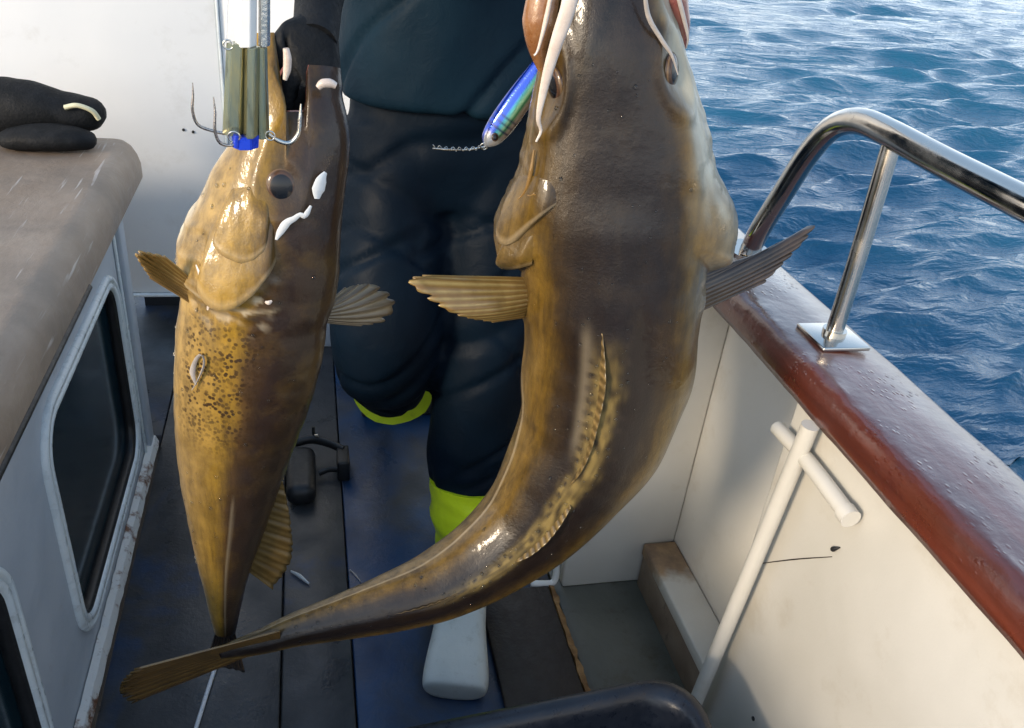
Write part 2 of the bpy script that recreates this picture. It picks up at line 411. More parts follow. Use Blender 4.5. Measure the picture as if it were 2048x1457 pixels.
# hand rail on the cap
hr = tag(empty('hand_rail', (.80, 1.2, .82)), 'bent stainless steel hand rail standing on the red brown bulwark cap', 'hand rail')
XR = .800
tube('rail_tube', [(XR+.008, 1.342, .822), (XR, 1.310, .885), (XR, 1.268, .970), (XR, 1.225, 1.053), (XR, 1.180, 1.108), (XR, 1.12, 1.134), (XR, 1.04, 1.137), (XR, .90, 1.133), (XR, .6, 1.130), (XR, .2, 1.127), (XR, -.6, 1.125)], .0195, MAT['steel'], hr, 22, n=110)
tube('stanchion', [(XR-.004, 1.018, .826), (XR, 1.026, .98), (XR, 1.032, 1.122)], .0135, MAT['steel'], hr, 18)
box('base_plate', (XR-.046, .975, .820), (XR+.036, 1.058, .8275), MAT['steel'], hr, .002)
tube('weld_collar', [(XR-.004, 1.018, .827), (XR-.004, 1.018, .837)], .0185, MAT['steel'], hr, 18, n=4)
tube('flange', [(XR+.008, 1.345, .8245), (XR+.008, 1.344, .833)], .040, MAT['steel'], hr, 28, n=4)
for a in range(4):
    th = R(45+90*a); tube('bolt', [(XR+.008+.03*math.cos(th), 1.345+.03*math.sin(th), .832), (XR+.008+.03*math.cos(th), 1.345+.03*math.sin(th), .838)], .0055, MAT['hook'], hr, 6, n=3)

# ------------------------------------------------------------------ casing on the left with windows
cs = tag(empty('cabin_casing', (-.6, 1.2, 0)), 'low grey blue cabin casing with two rounded windows and a weathered brown top', 'cabin')
XC = -.428
def rounded(y0, y1, z0, z1, r, n=8):
    pts = []
    for cy, cz, a0 in ((y1-r, z1-r, 0), (y0+r, z1-r, 90), (y0+r, z0+r, 180), (y1-r, z0+r, 270)):
        for i in range(n+1):
            a = R(a0+90*i/n); pts.append((cy+r*math.cos(a), cz+r*math.sin(a)))
    return pts
def ring_profile(name, outline, prof, mat, parent, x0):
    """sweep (offset outward, x height) profile round a closed y-z outline"""
    P = np.array(outline); n = len(P); T = np.roll(P, -1, 0)-np.roll(P, 1, 0); T /= np.linalg.norm(T, axis=1)[:, None]
    N = np.stack([T[:, 1], -T[:, 0]], 1); vv, ff = [], []; m = len(prof)
    for i in range(n):
        for o, h in prof: q = P[i]+N[i]*o; vv.append((x0+h, q[0], q[1]))
    for i in range(n):
        a, b = i*m, ((i+1) % n)*m
        ff += [(a+k, a+(k+1) % m, b+(k+1) % m, b+k) for k in range(m)]
    return keep(mesh_obj(name, vv, ff, mat, None, True), parent)
wins = [rounded(1.215, 1.815, .105, .560, .075), rounded(.36, .955, .105, .535, .075)]
# side wall with real openings
def side_wall():
    bm = bmesh.new()
    outer = [(1.905, .006), (1.905, .69), (-.85, .69), (-.85, .006)]
    def loop(pts):
        vs = [bm.verts.new((XC, y, z)) for y, z in pts]
        return [bm.edges.new((vs[i], vs[(i+1) % len(vs)])) for i in range(len(vs))]
    es = loop(outer)
    for wn in wins: es += loop(wn)
    bmesh.ops.triangle_fill(bm, edges=es, use_beauty=True)
    r = bmesh.ops.extrude_face_region(bm, geom=bm.faces[:])
    for v in [g for g in r['geom'] if isinstance(g, bmesh.types.BMVert)]: v.co.x -= .03
    return keep(bm_obj('side_wall', bm, MAT['casing']), cs)
side_wall()
for wn in wins:
    fr = ring_profile('window_frame', wn, [(-.006, -.012), (-.006, .006), (-.002, .010), (.006, .0105), (.0085, .006), (.0115, .006), (.014, .0105), (.022, .010), (.026, .005), (.026, -.001), (.02, -.012)], MAT['trim'], cs, XC)
    gk = ring_profile('gasket', wn, [(-.012, -.024), (-.012, -.004), (-.006, .004), (-.0055, -.024)], MAT['rubber'], cs, XC)
    bm = bmesh.new(); vs = [bm.verts.new((XC-.017, y, z)) for y, z in wn]; bm.faces.new(vs)
    r = bmesh.ops.extrude_face_region(bm, geom=bm.faces[:])
    for v in [g for g in r['geom'] if isinstance(g, bmesh.types.BMVert)]: v.co.x -= .005
    keep(bm_obj('window_pane', bm, MAT['glass']), cs)
box('end_wall', (-1.6, 1.875, .006), (XC-.031, 1.905, .69), MAT['casing'], cs, .004)
box('corner_post', (XC-.004, 1.905, .004), (XC+.012, 1.955, .69), MAT['casing'], cs, .005)
box('corner_bead', (XC+.0005, 1.872, .03), (XC+.006, 1.884, .685), MAT['trim'], cs, .002)
# drip groove strip under the top, a scratch bead, the chipped foot edge
tube('gutter_bead', [(-.3935, 1.50, .6835), (-.3935, .9, .6835), (-.3935, -.6, .6835)], .0065, MAT['rubber'], cs, 8)
vv, ff = [], []
for i in range(120):
    y = 1.955-2.7*i/119; e = .003*fbm((y*3, 2, 1), 9.0, 4); e2 = .004*fbm((y*3, 7, 1), 14.0, 4)
    sec = [(XC-.002, .0), (XC+.020+e, .0), (XC+.023+e, .012+e2), (XC+.016+e*.6, .030+e2), (XC+.002, .036+e2*1.5)]
    vv += [(x, y, z+.001) for x, z in sec]
    if i: b = 5*(i-1); ff += [(b+k, b+(k+1) % 5, b+5+(k+1) % 5, b+5+k) for k in range(5)]
ff += [tuple(range(5)), tuple(119*5+k for k in range(5))]
keep(mesh_obj('foot_edge', vv, ff, MAT['edge'], None, False), cs)
# weathered top: slab with a big rounded edge
bm = bmesh.new()
pts = []; r_ = .055
x1, y1 = -.392, 2.165
pl = [(-1.62, -.85), (x1, -.85)] + [(x1-r_+r_*math.cos(R(a)), y1-r_+r_*math.sin(R(a))) for a in range(0, 91, 15)] + [(-1.62, y1)]
lev = [(.0, .684), (.0, .715), (-.006, .738), (-.016, .757), (-.030, .769), (-.048, .775)]
n = len(pl); PL = np.array(pl); cen = np.array([-1.0, .6]); vv, ff = [], []
for off, z in lev:
    for (x, y) in pl:
        ox = off if x > -1.6 else 0; k = (x, y)
        nx_ = 1 if y < y1-r_ else max(0, (x-(x1-r_))/r_); ny_ = 0 if y < y1-r_ else max(0, (y-(y1-r_))/r_)
        if x < -1.6: nx_ = 0; ny_ = 1 if y > 1 else 0
        vv.append((x+off*nx_, y+off*ny_, z))
for l in range(len(lev)-1):
    for i in range(n): ff.append((l*n+i, l*n+(i+1) % n, (l+1)*n+(i+1) % n, (l+1)*n+i))
ff += [tuple(range(n))[::-1], tuple((len(lev)-1)*n+i for i in range(n))]
tp = mesh_obj('top_board', vv, ff, MAT['slab'], None, True)
try: tp.data.set_sharp_from_angle(angle=R(40))
except Exception: pass
keep(tp, cs)

# ------------------------------------------------------------------ wheelhouse wall behind
wh = tag(empty('wheelhouse', (-.3, 2.5, 0)), 'white wheelhouse wall with a dark low opening behind the fisher and casing', 'wheelhouse')
YW = 2.46
box('wall', (-1.65, YW, .205), (-.226, YW+.05, 2.25), MAT['wall'], wh, .006)
box('wall', (-.220, YW+.004, .205), (.44, YW+.05, 2.25), MAT['wall'], wh, .006)
box('side_wall', (.39, YW+.052, -.0), (.44, 4.2, 2.25), MAT['wall'], wh, .006)
box('seam_strip', (-.2265, YW-.004, .21), (-.2195, YW+.012, 2.24), MAT['trim'], wh, .002)
box('foot_wall', (-.16, YW+.006, .001), (.44, YW+.05, .2035), MAT['casing'], wh, .004)
box('foot_wall', (-1.65, YW+.006, .001), (-.56, YW+.05, .2035), MAT['wall'], wh, .004)
box('sill', (-.56, YW-.012, .196), (-.16, YW+.03, .2042), MAT['trim'], wh, .002)
box('recess', (-.56, YW+.32, .001), (-.16, YW+.34, .2035), MAT['dark'], wh, 0)
box('roof', (-1.75, YW-.05, 2.252), (.5, 4.3, 2.30), MAT['wall'], wh, .01)
for (px, pz) in ((-.31, .70), (-.335, .705)): tube('screw', [(px, YW-.003, pz), (px, YW+.002, pz)], .004, MAT['rubber'], wh, 8, n=3)

# ------------------------------------------------------------------ tub
tb = tag(empty('fish_tub', (.24, .5, 0)), 'black plastic fish tub standing on the deck at the bottom edge', 'tub')
def rrect(x0, x1, y0, y1, r, n=7):
    o = []
    for cx, cy, a0 in ((x1-r, y1-r, 0), (x0+r, y1-r, 90), (x0+r, y0+r, 180), (x1-r, y0+r, 270)):
        for i in range(n+1):
            a = R(a0+90*i/n); o.append((cx+r*math.cos(a), cy+r*math.sin(a)))
    return o
def tub_pts(off, z, sh=0.0):
    q = []
    for x, y in rrect(-.16+off, .575-off, .28+off, .800-off, .085-off*.5 if off < .1 else .04):
        q.append((x+(y-.54)*.05, y+(x-.2)*.085, z))
    return q
lv = [(.06, .001), (.045, .02), (.026, .285), (.002, .287), (-.002, .296), (.002, .305), (.012, .309), (.026, .306), (.031, .297), (.036, .285), (.055, .028), (.07, .02)]
vv, ff = [], []; n = 32
for off, z in lv: vv += tub_pts(off, z)
for l in range(len(lv)-1): ff += [(l*n+i, l*n+(i+1) % n, (l+1)*n+(i+1) % n, (l+1)*n+i) for i in range(n)]
ff += [tuple(range(n))[::-1], tuple((len(lv)-1)*n+i for i in range(n))]
keep(mesh_obj('tub_body', vv, ff, MAT['tub'], None, True), tb)

# ------------------------------------------------------------------ fish
def m_fish(name, back, flank, belly, spot=None, gold=(.32, .18, .03), spots_amt=1.0, gold_amt=.38, st=(.24, .40, .53, .74, .9), coat=.4, rough=.36, gloss=.5):
    k = NB(name); co = k.coord(); ar = k.attr('around'); al = k.attr('along')
    wob = k.math('MULTIPLY', k.math('SUBTRACT', k.noise(co, 16, 5, .6), .5), .13)
    a = k.math('ADD', ar, wob)
    c = k.ramp(a, [(0.0, back), (st[0], tuple(x*1.15 for x in back)), (st[1], flank), (st[2], gold), (st[3], tuple(.8*p+.2*q for p, q in zip(gold, belly))), (st[4], belly)])
    streak = k.ramp(k.noise(k.coord((1, 1, .16)), 70, 6, .7), [(.42, 0.), (.66, .55)])
    c = k.mix(streak, c, tuple(.6*x for x in back))
    mot = k.ramp(k.noise(co, 48, 6, .65), [(.35, 0.), (.65, 1.)])
    c = k.mix(k.math('MULTIPLY', mot, .35), c, tuple(x*.45 for x in back))
    bl = k.ramp(k.noise(co, 22, 4, .6), [(.5, 0.), (.7, gold_amt)])
    c = k.mix(bl, c, gold)
    if spot:
        d = k.voro(k.coord((1, 1, 1)), 205)
        sp = k.ramp(k.math('ADD', d, k.math('MULTIPLY', k.math('SUBTRACT', k.noise(co, 90, 3), .5), .25)), [(.36, 1.), (.52, 0.)])
        sp = k.math('MULTIPLY', sp, k.attr('spots'))
        c = k.mix(k.math('MULTIPLY', sp, spots_amt), c, spot)
    c = k.mix(k.attr('strip'), c, (.22, .155, .050)); c = k.mix(k.attr('line'), c, (.44, .36, .24))
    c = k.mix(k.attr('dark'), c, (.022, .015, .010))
    c = k.mix(k.attr('pale'), c, tuple(.92*x for x in belly))
    k.base(c)
    k.set(specular_ior_level=.25, roughness=k.ramp(k.noise(co, 30, 5), [(.3, rough-.05), (.7, rough+.15)]), coat_weight=coat, coat_roughness=.10, subsurface_weight=.06, subsurface_scale=.01)
    k.b.inputs['Subsurface Radius'].default_value = (.6, .3, .15)
    b = k.bump(k.noise(k.coord((1, 1, .5)), 46, 5, .6), .14, .005); b0 = b; b = k.bump(k.noise(co, 230, 4, .6), .25, .0016, b)
    b = k.bump(k.voro(co, 520), .15, .0007, b)
    b2_ = k.bump(k.noise(co, 75, 3, .5), .22, .003, b0); k.link(b2_, k.b.inputs['Coat Normal']); k.link(b, k.b.inputs['Normal'])
    return k.m
MAT['cod_big'] = m_fish('big_cod_skin', (.012, .0075, .006), (.038, .022, .008), (.46, .43, .33), gold=(.150, .085, .012), gold_amt=.04, st=(.13, .20, .28, .62, .85))
MAT['cod_small'] = m_fish('small_cod_skin', (.026, .014, .009), (.080, .042, .013), (.70, .62, .46), spot=(.035, .017, .005), gold=(.35, .200, .020), gold_amt=.12, st=(.31, .39, .47, .82, .96))
def m_fin(name, c, ray, trans=.25):
    k = NB(name); co = k.coord()
    cc = k.mix(k.attr('ray'), c, ray); cc = k.mix(k.ramp(k.noise(co, 40, 5), [(.4, 0.), (.7, .6)]), cc, tuple(x*.5 for x in c))
    k.base(cc); k.set(roughness=.32, coat_weight=.5, coat_roughness=.15); k.bump(k.noise(co, 120, 4), .15, .001)
    tr = k.node('ShaderNodeBsdfTranslucent'); k.link(cc, tr.inputs[0]); mx = k.node('ShaderNodeMixShader'); mx.inputs[0].default_value = trans
    k.link(k.b.outputs[0], mx.inputs[1]); k.link(tr.outputs[0], mx.inputs[2]); k.link(mx.outputs[0], k.n['Material Output'].inputs[0])
    return k.m
MAT['fin_gold'] = m_fin('golden_fin', (.26, .145, .035), (.48, .34, .12))
MAT['fin_dark'] = m_fin('dark_fin', (.045, .030, .020), (.10, .065, .040), .15)
MAT['fin_pale'] = m_fin('pale_fin', (.36, .28, .17), (.13, .09, .05), .3)
MAT['fin_olive'] = m_fin('olive_fin', (.095, .060, .018), (.15, .10, .035), .3)
MAT['foldgold'] = paint('golden_skin_fold', (.17, .085, .014), (.26, .15, .04), .32, 50, .2, coat=.5)
MAT['frill'] = m_fin('gill_frill', (.36, .20, .05), (.55, .40, .20), .15)
MAT['fin_tail'] = m_fin('tail_fin_skin', (.095, .050, .012), (.17, .10, .028), .15)
MAT['greylip'] = paint('grey_lip_skin', (.30, .27, .24), (.42, .37, .33), .35, 60, .3, coat=.4)
MAT['fin_tan'] = m_fin('tan_fin', (.115, .075, .026), (.30, .20, .075), .15)
def m_eye():
    k = NB('fish_eye'); a = k.attr('along')
    k.base(k.ramp(a, [(0, (.004, .004, .005)), (.46, (.006, .006, .008)), (.52, (.085, .045, .028)), (.66, (.055, .030, .018)), (.80, (.16, .10, .05)), (.9, (.05, .03, .018))]))
    k.set(roughness=.16, specular_ior_level=.35, coat_weight=.25, coat_roughness=.04); return k.m
MAT['eye'] = m_eye()

def sweep(name, path, view, mat, parent, rings=150, seg=72, dorsal=0.0, shape=None, attrfn=None, start=None, power=2.0, vtwist=None):
    """path rows: x y z halfwidth front back. theta 0 = view side, +90deg = view x tangent side"""
    A = smooth_path(path, rings); P = A[:, :3]; T = np.gradient(P, axis=0); T /= np.linalg.norm(T, axis=1)[:, None]
    th = np.linspace(0, 2*math.pi, seg, endpoint=False); V0 = np.asarray(view, float)
    V0 = V0/np.linalg.norm(V0); s = np.linspace(0, 1, rings)
    V = V0[None, :]-T*(T@V0)[:, None]; V /= np.linalg.norm(V, axis=1)[:, None]; Sd = np.cross(V, T)
    w_, f_, b_ = A[:, 3], A[:, 4], A[:, 5]
    TH, SS = np.meshgrid(th, s)
    ct, st = np.cos(TH), np.sin(TH); e = 2.0/power
    ct2 = np.sign(ct)*np.abs(ct)**e; st2 = np.sign(st)*np.abs(st)**e
    rx = w_[:, None]*st2; ry = np.where(ct > 0, f_[:, None], b_[:, None])*ct2
    ang = np.abs(((TH-dorsal+math.pi) % (2*math.pi))-math.pi)/math.pi       # 0 dorsal .. 1 belly
    sgn = np.sign(((TH-dorsal+math.pi) % (2*math.pi))-math.pi)
    if shape is not None:
        k, off = shape(SS, TH, ang, sgn); rx = rx*k; ry = ry*k
    else: off = 0
    pos = P[:, None, :]+rx[..., None]*Sd[:, None, :]+ry[..., None]*V[:, None, :]
    if shape is not None: pos = pos+(off*1.0)[..., None]*T[:, None, :] if np.ndim(off) else pos
    verts = pos.reshape(-1, 3)
    ff = [(i*seg+j, i*seg+(j+1) % seg, (i+1)*seg+(j+1) % seg, (i+1)*seg+j) for i in range(rings-1) for j in range(seg)]
    ff += [tuple(range(seg))[::-1], tuple((rings-1)*seg+j for j in range(seg))]
    at = {'around': ang.ravel(), 'along': SS.ravel()}
    extra = dict(strip=np.zeros_like(SS), spots=np.zeros_like(SS), line=np.zeros_like(SS), dark=np.zeros_like(SS), pale=np.zeros_like(SS))
    if attrfn: extra.update(attrfn(SS, TH, ang, sgn, pos))
    at.update({k_: v.ravel() for k_, v in extra.items()})
    o = mesh_obj(name, verts, ff, mat, None, True, at)
    if parent is not None: keep(o, parent)
    o_info = dict(at=at, P=P, T=T, V=V, S=Sd, w=w_, f=f_, b=b_, pos=pos, s=s, th=th)
    return o, o_info
def fin(name, base, tip, rays, mat, parent, nh=10, per=6, scallop=.12, ridge=.0012, thick=.0016, bulge=0.0, normal=None, wave=0.0):
    """membrane between a base line and a tip line with raised rays and a scalloped edge"""
    nr = rays*per+1; B = smooth_path(base, nr); Tp = smooth_path(tip, nr)
    nrm = np.cross(B[-1]-B[0], (Tp-B).mean(0)) if normal is None else np.asarray(normal, float); nrm = nrm/np.linalg.norm(nrm)
    vv, ry = [], []
    for i in range(nr):
        ph = (i % per)/per; rr = .5+.5*math.cos(2*math.pi*ph); sc = 1-scallop*(1-rr)**1.5*(.6+.4*math.sin(i*.7))
        for j in range(nh+1):
            t = j/nh; p = B[i]*(1-t*sc)+Tp[i]*t*sc
            p = p+nrm*(ridge*(rr-.5)*2*(.4+.6*t)+bulge*math.sin(math.pi*t)*math.sin(math.pi*i/(nr-1))+wave*math.sin(i*.45+t*2)*t)
            vv.append(p); ry.append(rr**2)
    ff = [(i*(nh+1)+j, i*(nh+1)+j+1, (i+1)*(nh+1)+j+1, (i+1)*(nh+1)+j) for i in range(nr-1) for j in range(nh)]
    o = mesh_obj(name, vv, ff, mat, None, True, {'ray': ry})
    md = o.modifiers.new('thickness', 'SOLIDIFY'); md.thickness = thick; md.offset = 0
    if parent is not None: keep(o, parent)
    return o
def proj_px(p):
    d = np.asarray(p)-CAM; z = d@fF
    return 1024+1678*(d@fR)/z, 728.5-1678*(d@fU)/z
def arc_map(path, rings):
    P = smooth_path(path, rings)[:, :3]; ys = np.array([proj_px(q)[1] for q in P]); ys = np.maximum.accumulate(ys)
    return lambda py: float(np.interp(py, ys, np.linspace(0, 1, rings)))
def eyeball(c, nrm, r, parent, squash=.6, name='eye', up=(0, 0, 1), ring=True):
    nrm = np.asarray(nrm, float); nrm /= np.linalg.norm(nrm); u = np.cross(up, nrm); u /= np.linalg.norm(u); v = np.cross(nrm, u)
    vv, al, ff = [np.asarray(c)+nrm*r*squash], [0.0], []; n, m = 28, 10
    for i in range(1, m+1):
        a = i/m*math.pi/2
        for j in range(n):
            b = 2*math.pi*j/n
            vv.append(np.asarray(c)+r*math.sin(a)*(math.cos(b)*u*.9+math.sin(b)*v*1.05)+nrm*r*squash*math.cos(a)); al.append(i/m)
    ff += [(0, 1+j, 1+(j+1) % n) for j in range(n)]
    for i in range(m-1): ff += [(1+i*n+j, 1+(i+1)*n+j, 1+(i+1)*n+(j+1) % n, 1+i*n+(j+1) % n) for j in range(n)]
    o = keep(mesh_obj(name, vv, ff, MAT['eye'], None, True, {'along': al}), parent)
    return o
def scale_at(p): return float(np.dot(np.asarray(p)-CAM, fF))/1678.0      # metres per photo pixel at a place

# ---- big cod, back towards us
YB = .86
def big_path(rows):
    out = []
    for px, py, hw, fr, bk, yy in rows:
        c = on(px, py, 'y', yy); s = scale_at(c); out.append((*c, hw*s, fr*s, bk*s))
    return out
big_rows = [
 (1208, -215, 40, 40, 50, .90), (1209, -170, 78, 60, 80, .89), (1212, -80, 105, 85, 120, .875), (1215, 0, 122, 100, 150, .865), (1220, 90, 138, 118, 180, .86),
 (1226, 200, 164, 130, 210, .86), (1231, 300, 186, 142, 240, .86), (1231, 400, 200, 152, 260, .86), (1229, 490, 190, 158, 270, .86), (1225, 560, 181, 160, 270, .858), (1222, 650, 174, 158, 265, .855),
 (1212, 750, 168, 152, 245, .85), (1184, 860, 150, 138, 210, .84), (1126, 962, 125, 116, 170, .83), (1058, 1050, 103, 92, 128, .82), (972, 1120, 86, 74, 98, .81),
 (880, 1172, 73, 64, 80, .80), (780, 1208, 62, 48, 58, .79), (690, 1234, 50, 37, 44, .785), (600, 1258, 37, 28, 34, .78), (530, 1282, 28, 20, 24, .775), (470, 1300, 22, 10, 12, .77), (440, 1310, 12, 5, 6, .768)]
bigfish = tag(empty('cod_fish', tuple(on(1225, 600, 'y', YB))), 'larger brown cod held head up, its tail curling across the deck', 'fish', 'two cod held up by the fisher')
BP = big_path(big_rows)
sB = arc_map(BP, 300)
EA = .30
E_B, EYE_B, H0, H1 = sB(535), sB(138), sB(-160), sB(-60)
def big_edge(ang): return E_B-.030*np.cos((ang-.50)*5.0)*0+np.where(ang > .5, -(ang-.5)*.10, -(.5-ang)*.16)
def big_shape(s, th, ang, sgn):
    k = np.ones_like(s); off = np.zeros_like(s); left = (sgn < 0)
    lat = ss(.24, .44, ang)*(1-ss(.75, .95, ang)*.5); edge = big_edge(ang)
    gill = ss(sB(320), sB(470), s)*(1-ss(edge-.004, edge+.007, s))
    k += gill*lat*np.where(left, .25, .25)
    k += .035*np.exp(-((s-(E_B+.035))/.012)**2)*lat*np.where(left, 1, .6)
    # skull: flat top with long ridges over the eyes
    head = ss(H0, H1, s)*(1-ss(sB(330), sB(430), s))
    k += head*(.040*np.exp(-((ang-.27)/.05)**2)-.05*np.exp(-(ang/.13)**2))
    es = np.exp(-((s-EYE_B)/.022)**2-((ang-EA)/.06)**2)
    k -= .10*es; k += .05*np.exp(-((np.hypot((s-EYE_B)/.036, (ang-EA)/.10)-1)/.25)**2)
    # jaw corner fold running down from the mouth
    k += .03*np.exp(-((ang-(.47+.12*(s-EYE_B)*4))/.018)**2)*ss(H0, H1, s)*(1-ss(sB(300), sB(400), s))
    body = ss(E_B, E_B+.06, s)*(1-ss(.93, 1, s))
    k += body*(.030*np.exp(-(ang/.06)**2)-.022*np.exp(-((ang-.17)/.06)**2)+.012*np.exp(-((ang-.43)/.02)**2))
    k += .012*np.sin(s*60+3*np.sin(ang*7))*np.exp(-((ang-.5)/.2)**2)*ss(E_B-.1, E_B, s)*(1-ss(.5, .7, s))
    n = np.vectorize(lambda a, b, c: mnoise.noise((a*26, b*6, c*3.0)))(s, ang, sgn)
    n2 = np.vectorize(lambda a, b, c: mnoise.noise((a*90, b*20, c*3.0)))(s, ang, sgn)
    k += .012*n+.016*n2*lat*(1-ss(E_B, E_B+.1, s))
    return k, off
def big_attr(s, th, ang, sgn, pos):
    body = ss(E_B+.01, E_B+.04, s); edge = big_edge(ang)
    lat = np.exp(-((ang-(.42+.06*(1-ss(E_B, E_B+.2, s))))/.009)**2)*body*.5
    rim = np.exp(-((s-(edge-.004))/.0035)**2)*ss(.32, .42, ang)
    gap = np.exp(-((s-(edge+.008))/.005)**2)*ss(.32, .42, ang)
    n = np.vectorize(lambda a, b: mnoise.noise((a*40, b*10, 1.0)))(s, ang)
    brk = np.vectorize(lambda a, b: mnoise.noise((a*60, b*46, 3.0)))(s, ang)
    br = np.exp(-((ang-(.36+.03*np.clip(s-EYE_B, 0, 1)*4))/.025)**2)*ss(H0, H1, s)*(1-ss(sB(420), sB(500), s))*(sgn > 0)
    n4 = 0; n3 = np.vectorize(lambda a, b: mnoise.noise((a*22, b*30, 6.0)))(s, ang)
    rightpale = np.maximum(ss(.21, .33, ang+.06*n)*(1-ss(sB(330), sB(440), s+.02*n3)*.75)*(1-ss(E_B-.02, E_B+.06, s)), ss(.37, .47, ang+.03*n)*ss(sB(640), sB(800), s)*.75)*(sgn > 0)*.62
    dk = np.exp(-((ang+.004)/.012)**2)*ss(sB(330), sB(380), s)*(1-ss(sB(450), sB(500), s))*.7+gap*.8
    es = np.exp(-((s-EYE_B)/.020)**2-((ang-EA)/.05)**2)
    blot = ss(.18, .5, n)*ss(.2, .3, ang)*.2
    per = ss(-.15, .55, np.cos(2*math.pi*(s-sB(590))/(sB(640)-sB(610))))
    for a_, s0, s1 in ((.030, sB(600), sB(985)), (-.080, sB(640), sB(1000)), (.055, sB(985), sB(1150)), (-.05, sB(1010), sB(1150))):
        dk = dk+np.clip(.7+1.1*brk, .15, 1)*per*np.exp(-((ang*np.sign(sgn)-a_-.012*n-.016*brk)/.014)**2)*ss(s0, s0+.01, s)*(1-ss(s1, s1+.01, s))
    strip = np.clip(.62+.9*brk, .12, .9)*np.exp(-((ang*np.sign(sgn)+.028+.02*n)/.055)**4)*ss(sB(580), sB(720), s)*(1-ss(sB(1100), sB(1200), s))
    lat = lat+.22*np.exp(-((ang*np.sign(sgn)+.10)/.02)**2)*ss(sB(560), sB(620), s)*(1-ss(sB(820), sB(900), s))
    return dict(strip=strip, line=np.clip(lat+rim*.7, 0, 1), dark=np.clip(dk+blot+.8*es, 0, 1), pale=np.clip(br*.65*(.6+n)+rightpale, 0, .9))
bodyB, IB = sweep('body', BP, (-.16, -1, .10), MAT['cod_big'], bigfish, 320, 192, dorsal=R(-6), shape=big_shape, attrfn=big_attr)
def surfB(s, a, lift=0.0):
    i = s*(len(IB['s'])-1); i0 = int(min(max(i, 0), len(IB['s'])-2)); f = i-i0
    j = (a % (2*math.pi))/(2*math.pi)*len(IB['th']); j0 = int(j) % len(IB['th']); j1 = (j0+1) % len(IB['th']); g = j-int(j)
    P = IB['pos']; p = (P[i0, j0]*(1-g)+P[i0, j1]*g)*(1-f)+(P[i0+1, j0]*(1-g)+P[i0+1, j1]*g)*f
    c = IB['P'][i0]*(1-f)+IB['P'][i0+1]*f; nn = p-c; nn /= np.linalg.norm(nn)
    return p+nn*lift, nn
DB = R(-6)
def ridge_fin(name, s0, s1, h, lean, rays, mat, parent, n=12, prof=None, a0=DB, lay=0.0):
    base, tip = [], []
    for i in range(n):
        t = i/(n-1); s = s0+(s1-s0)*t; p, nn = surfB(s, a0, -.003); q, _ = surfB(s, a0+.05, 0)
        side = (q-p)/np.linalg.norm(q-p); tan = IB['T'][int(s*(len(IB['s'])-1))]
        hh = h*(prof(t) if prof else math.sin(math.pi*min(1, t*1.1+.12))**.6)
        base.append(p); tip.append(p+nn*hh*math.cos(lean)+side*hh*math.sin(lean)+tan*hh*lay)
    return fin(name, base, tip, rays, mat, parent, 7, 6, .12, .0005, .0011)
ridge_fin('dorsal_fin', sB(590), sB(935), .016, R(58), 17, MAT['fin_tan'], bigfish, a0=DB-.17, prof=lambda t: max(.06, (1-t)**.5*min(1, t*4+.25)), lay=.9)
ridge_fin('dorsal_fin', sB(955), sB(1118), .011, R(48), 14, MAT['fin_tan'], bigfish, a0=DB-.02, lay=.6)
ridge_fin('dorsal_fin', sB(1150), sB(1225), .014, R(-40), 12, MAT['fin_olive'], bigfish, lay=.6)
ridge_fin('anal_fin', sB(1120), sB(1200), .018, R(30), 12, MAT['fin_dark'], bigfish, a0=DB+math.pi*.92, lay=.5)
# tail fin
eb = IB['P'][-1]; tt = IB['T'][-1]
c1 = on(245, 1378, 'y', .76); s1 = scale_at(c1)
fin('tail_fin', [on(560, 1262, 'y', .760), on(560, 1276, 'y', .765), on(552, 1290, 'y', .771)], [on(268, 1340, 'y', .735), on(244, 1364, 'y', .755), on(240, 1388, 'y', .785), on(262, 1408, 'y', .80)], 11, MAT['fin_tail'], bigfish, 20, 6, .12, .0006, .0022, bulge=.004)
# pectoral fins
def pt(px, py, y): return on(px, py, 'y', y)
fin('pectoral_fin', [pt(1088, 556, .868), pt(1088, 592, .866), pt(1084, 630, .868)], [pt(845, 552, .825), pt(818, 566, .805), pt(900, 625, .80), pt(985, 645, .83)], 11, MAT['fin_gold'], bigfish, 14, 6, .07, .0006, .0022, bulge=-.008)
fin('pectoral_fin', [pt(1366, 552, .885), pt(1368, 590, .88), pt(1372, 636, .878)], [pt(1560, 500, .90), pt(1628, 448, .91), pt(1612, 478, .895), pt(1530, 565, .875)], 10, MAT['fin_dark'], bigfish, 14, 6, .06, .0006, .0026, bulge=.006)
# eyes
for a, nm in ((DB+EA*math.pi, 1), (DB-EA*math.pi, -1)):
    p, nn = surfB(EYE_B, a, -.001); eyeball(p, nn+np.array([0, .1, 0]), .0175, bigfish, .42)
# jaw flesh, lips and pale jaw bone on the left of the head
tube('jaw', [pt(1098, -60, .845), pt(1082, 20, .84), pt(1075, 85, .84), pt(1083, 140, .845)], [.012, .016, .017, .010, .004], MAT['jawskin'], bigfish, 14, n=30)
for q in ([(1108, -40), (1092, 40), (1076, 100), (1068, 112)],):
    tube('lip', [pt(x, y, .817) for x, y in q], [.0018, .0026, .001], MAT['tooth'], bigfish, 8, n=20)
tube('jaw_bone', [pt(1146, -60, .782), pt(1138, 10, .782), pt(1112, 90, .785), pt(1092, 160, .79), pt(1077, 235, .795), pt(1082, 262, .80), pt(1072, 284, .80)], [.0078, .0076, .0072, .006, .0050, .0038, .0022, .001], MAT['tooth'], bigfish, 12, n=40, flat=.5)
tube('cheek', [pt(1338, -60, .845), pt(1350, 10, .845), pt(1362, 60, .85), pt(1366, 95, .855)], [.012, .014, .011, .004], MAT['mouth'], bigfish, 14, n=30)
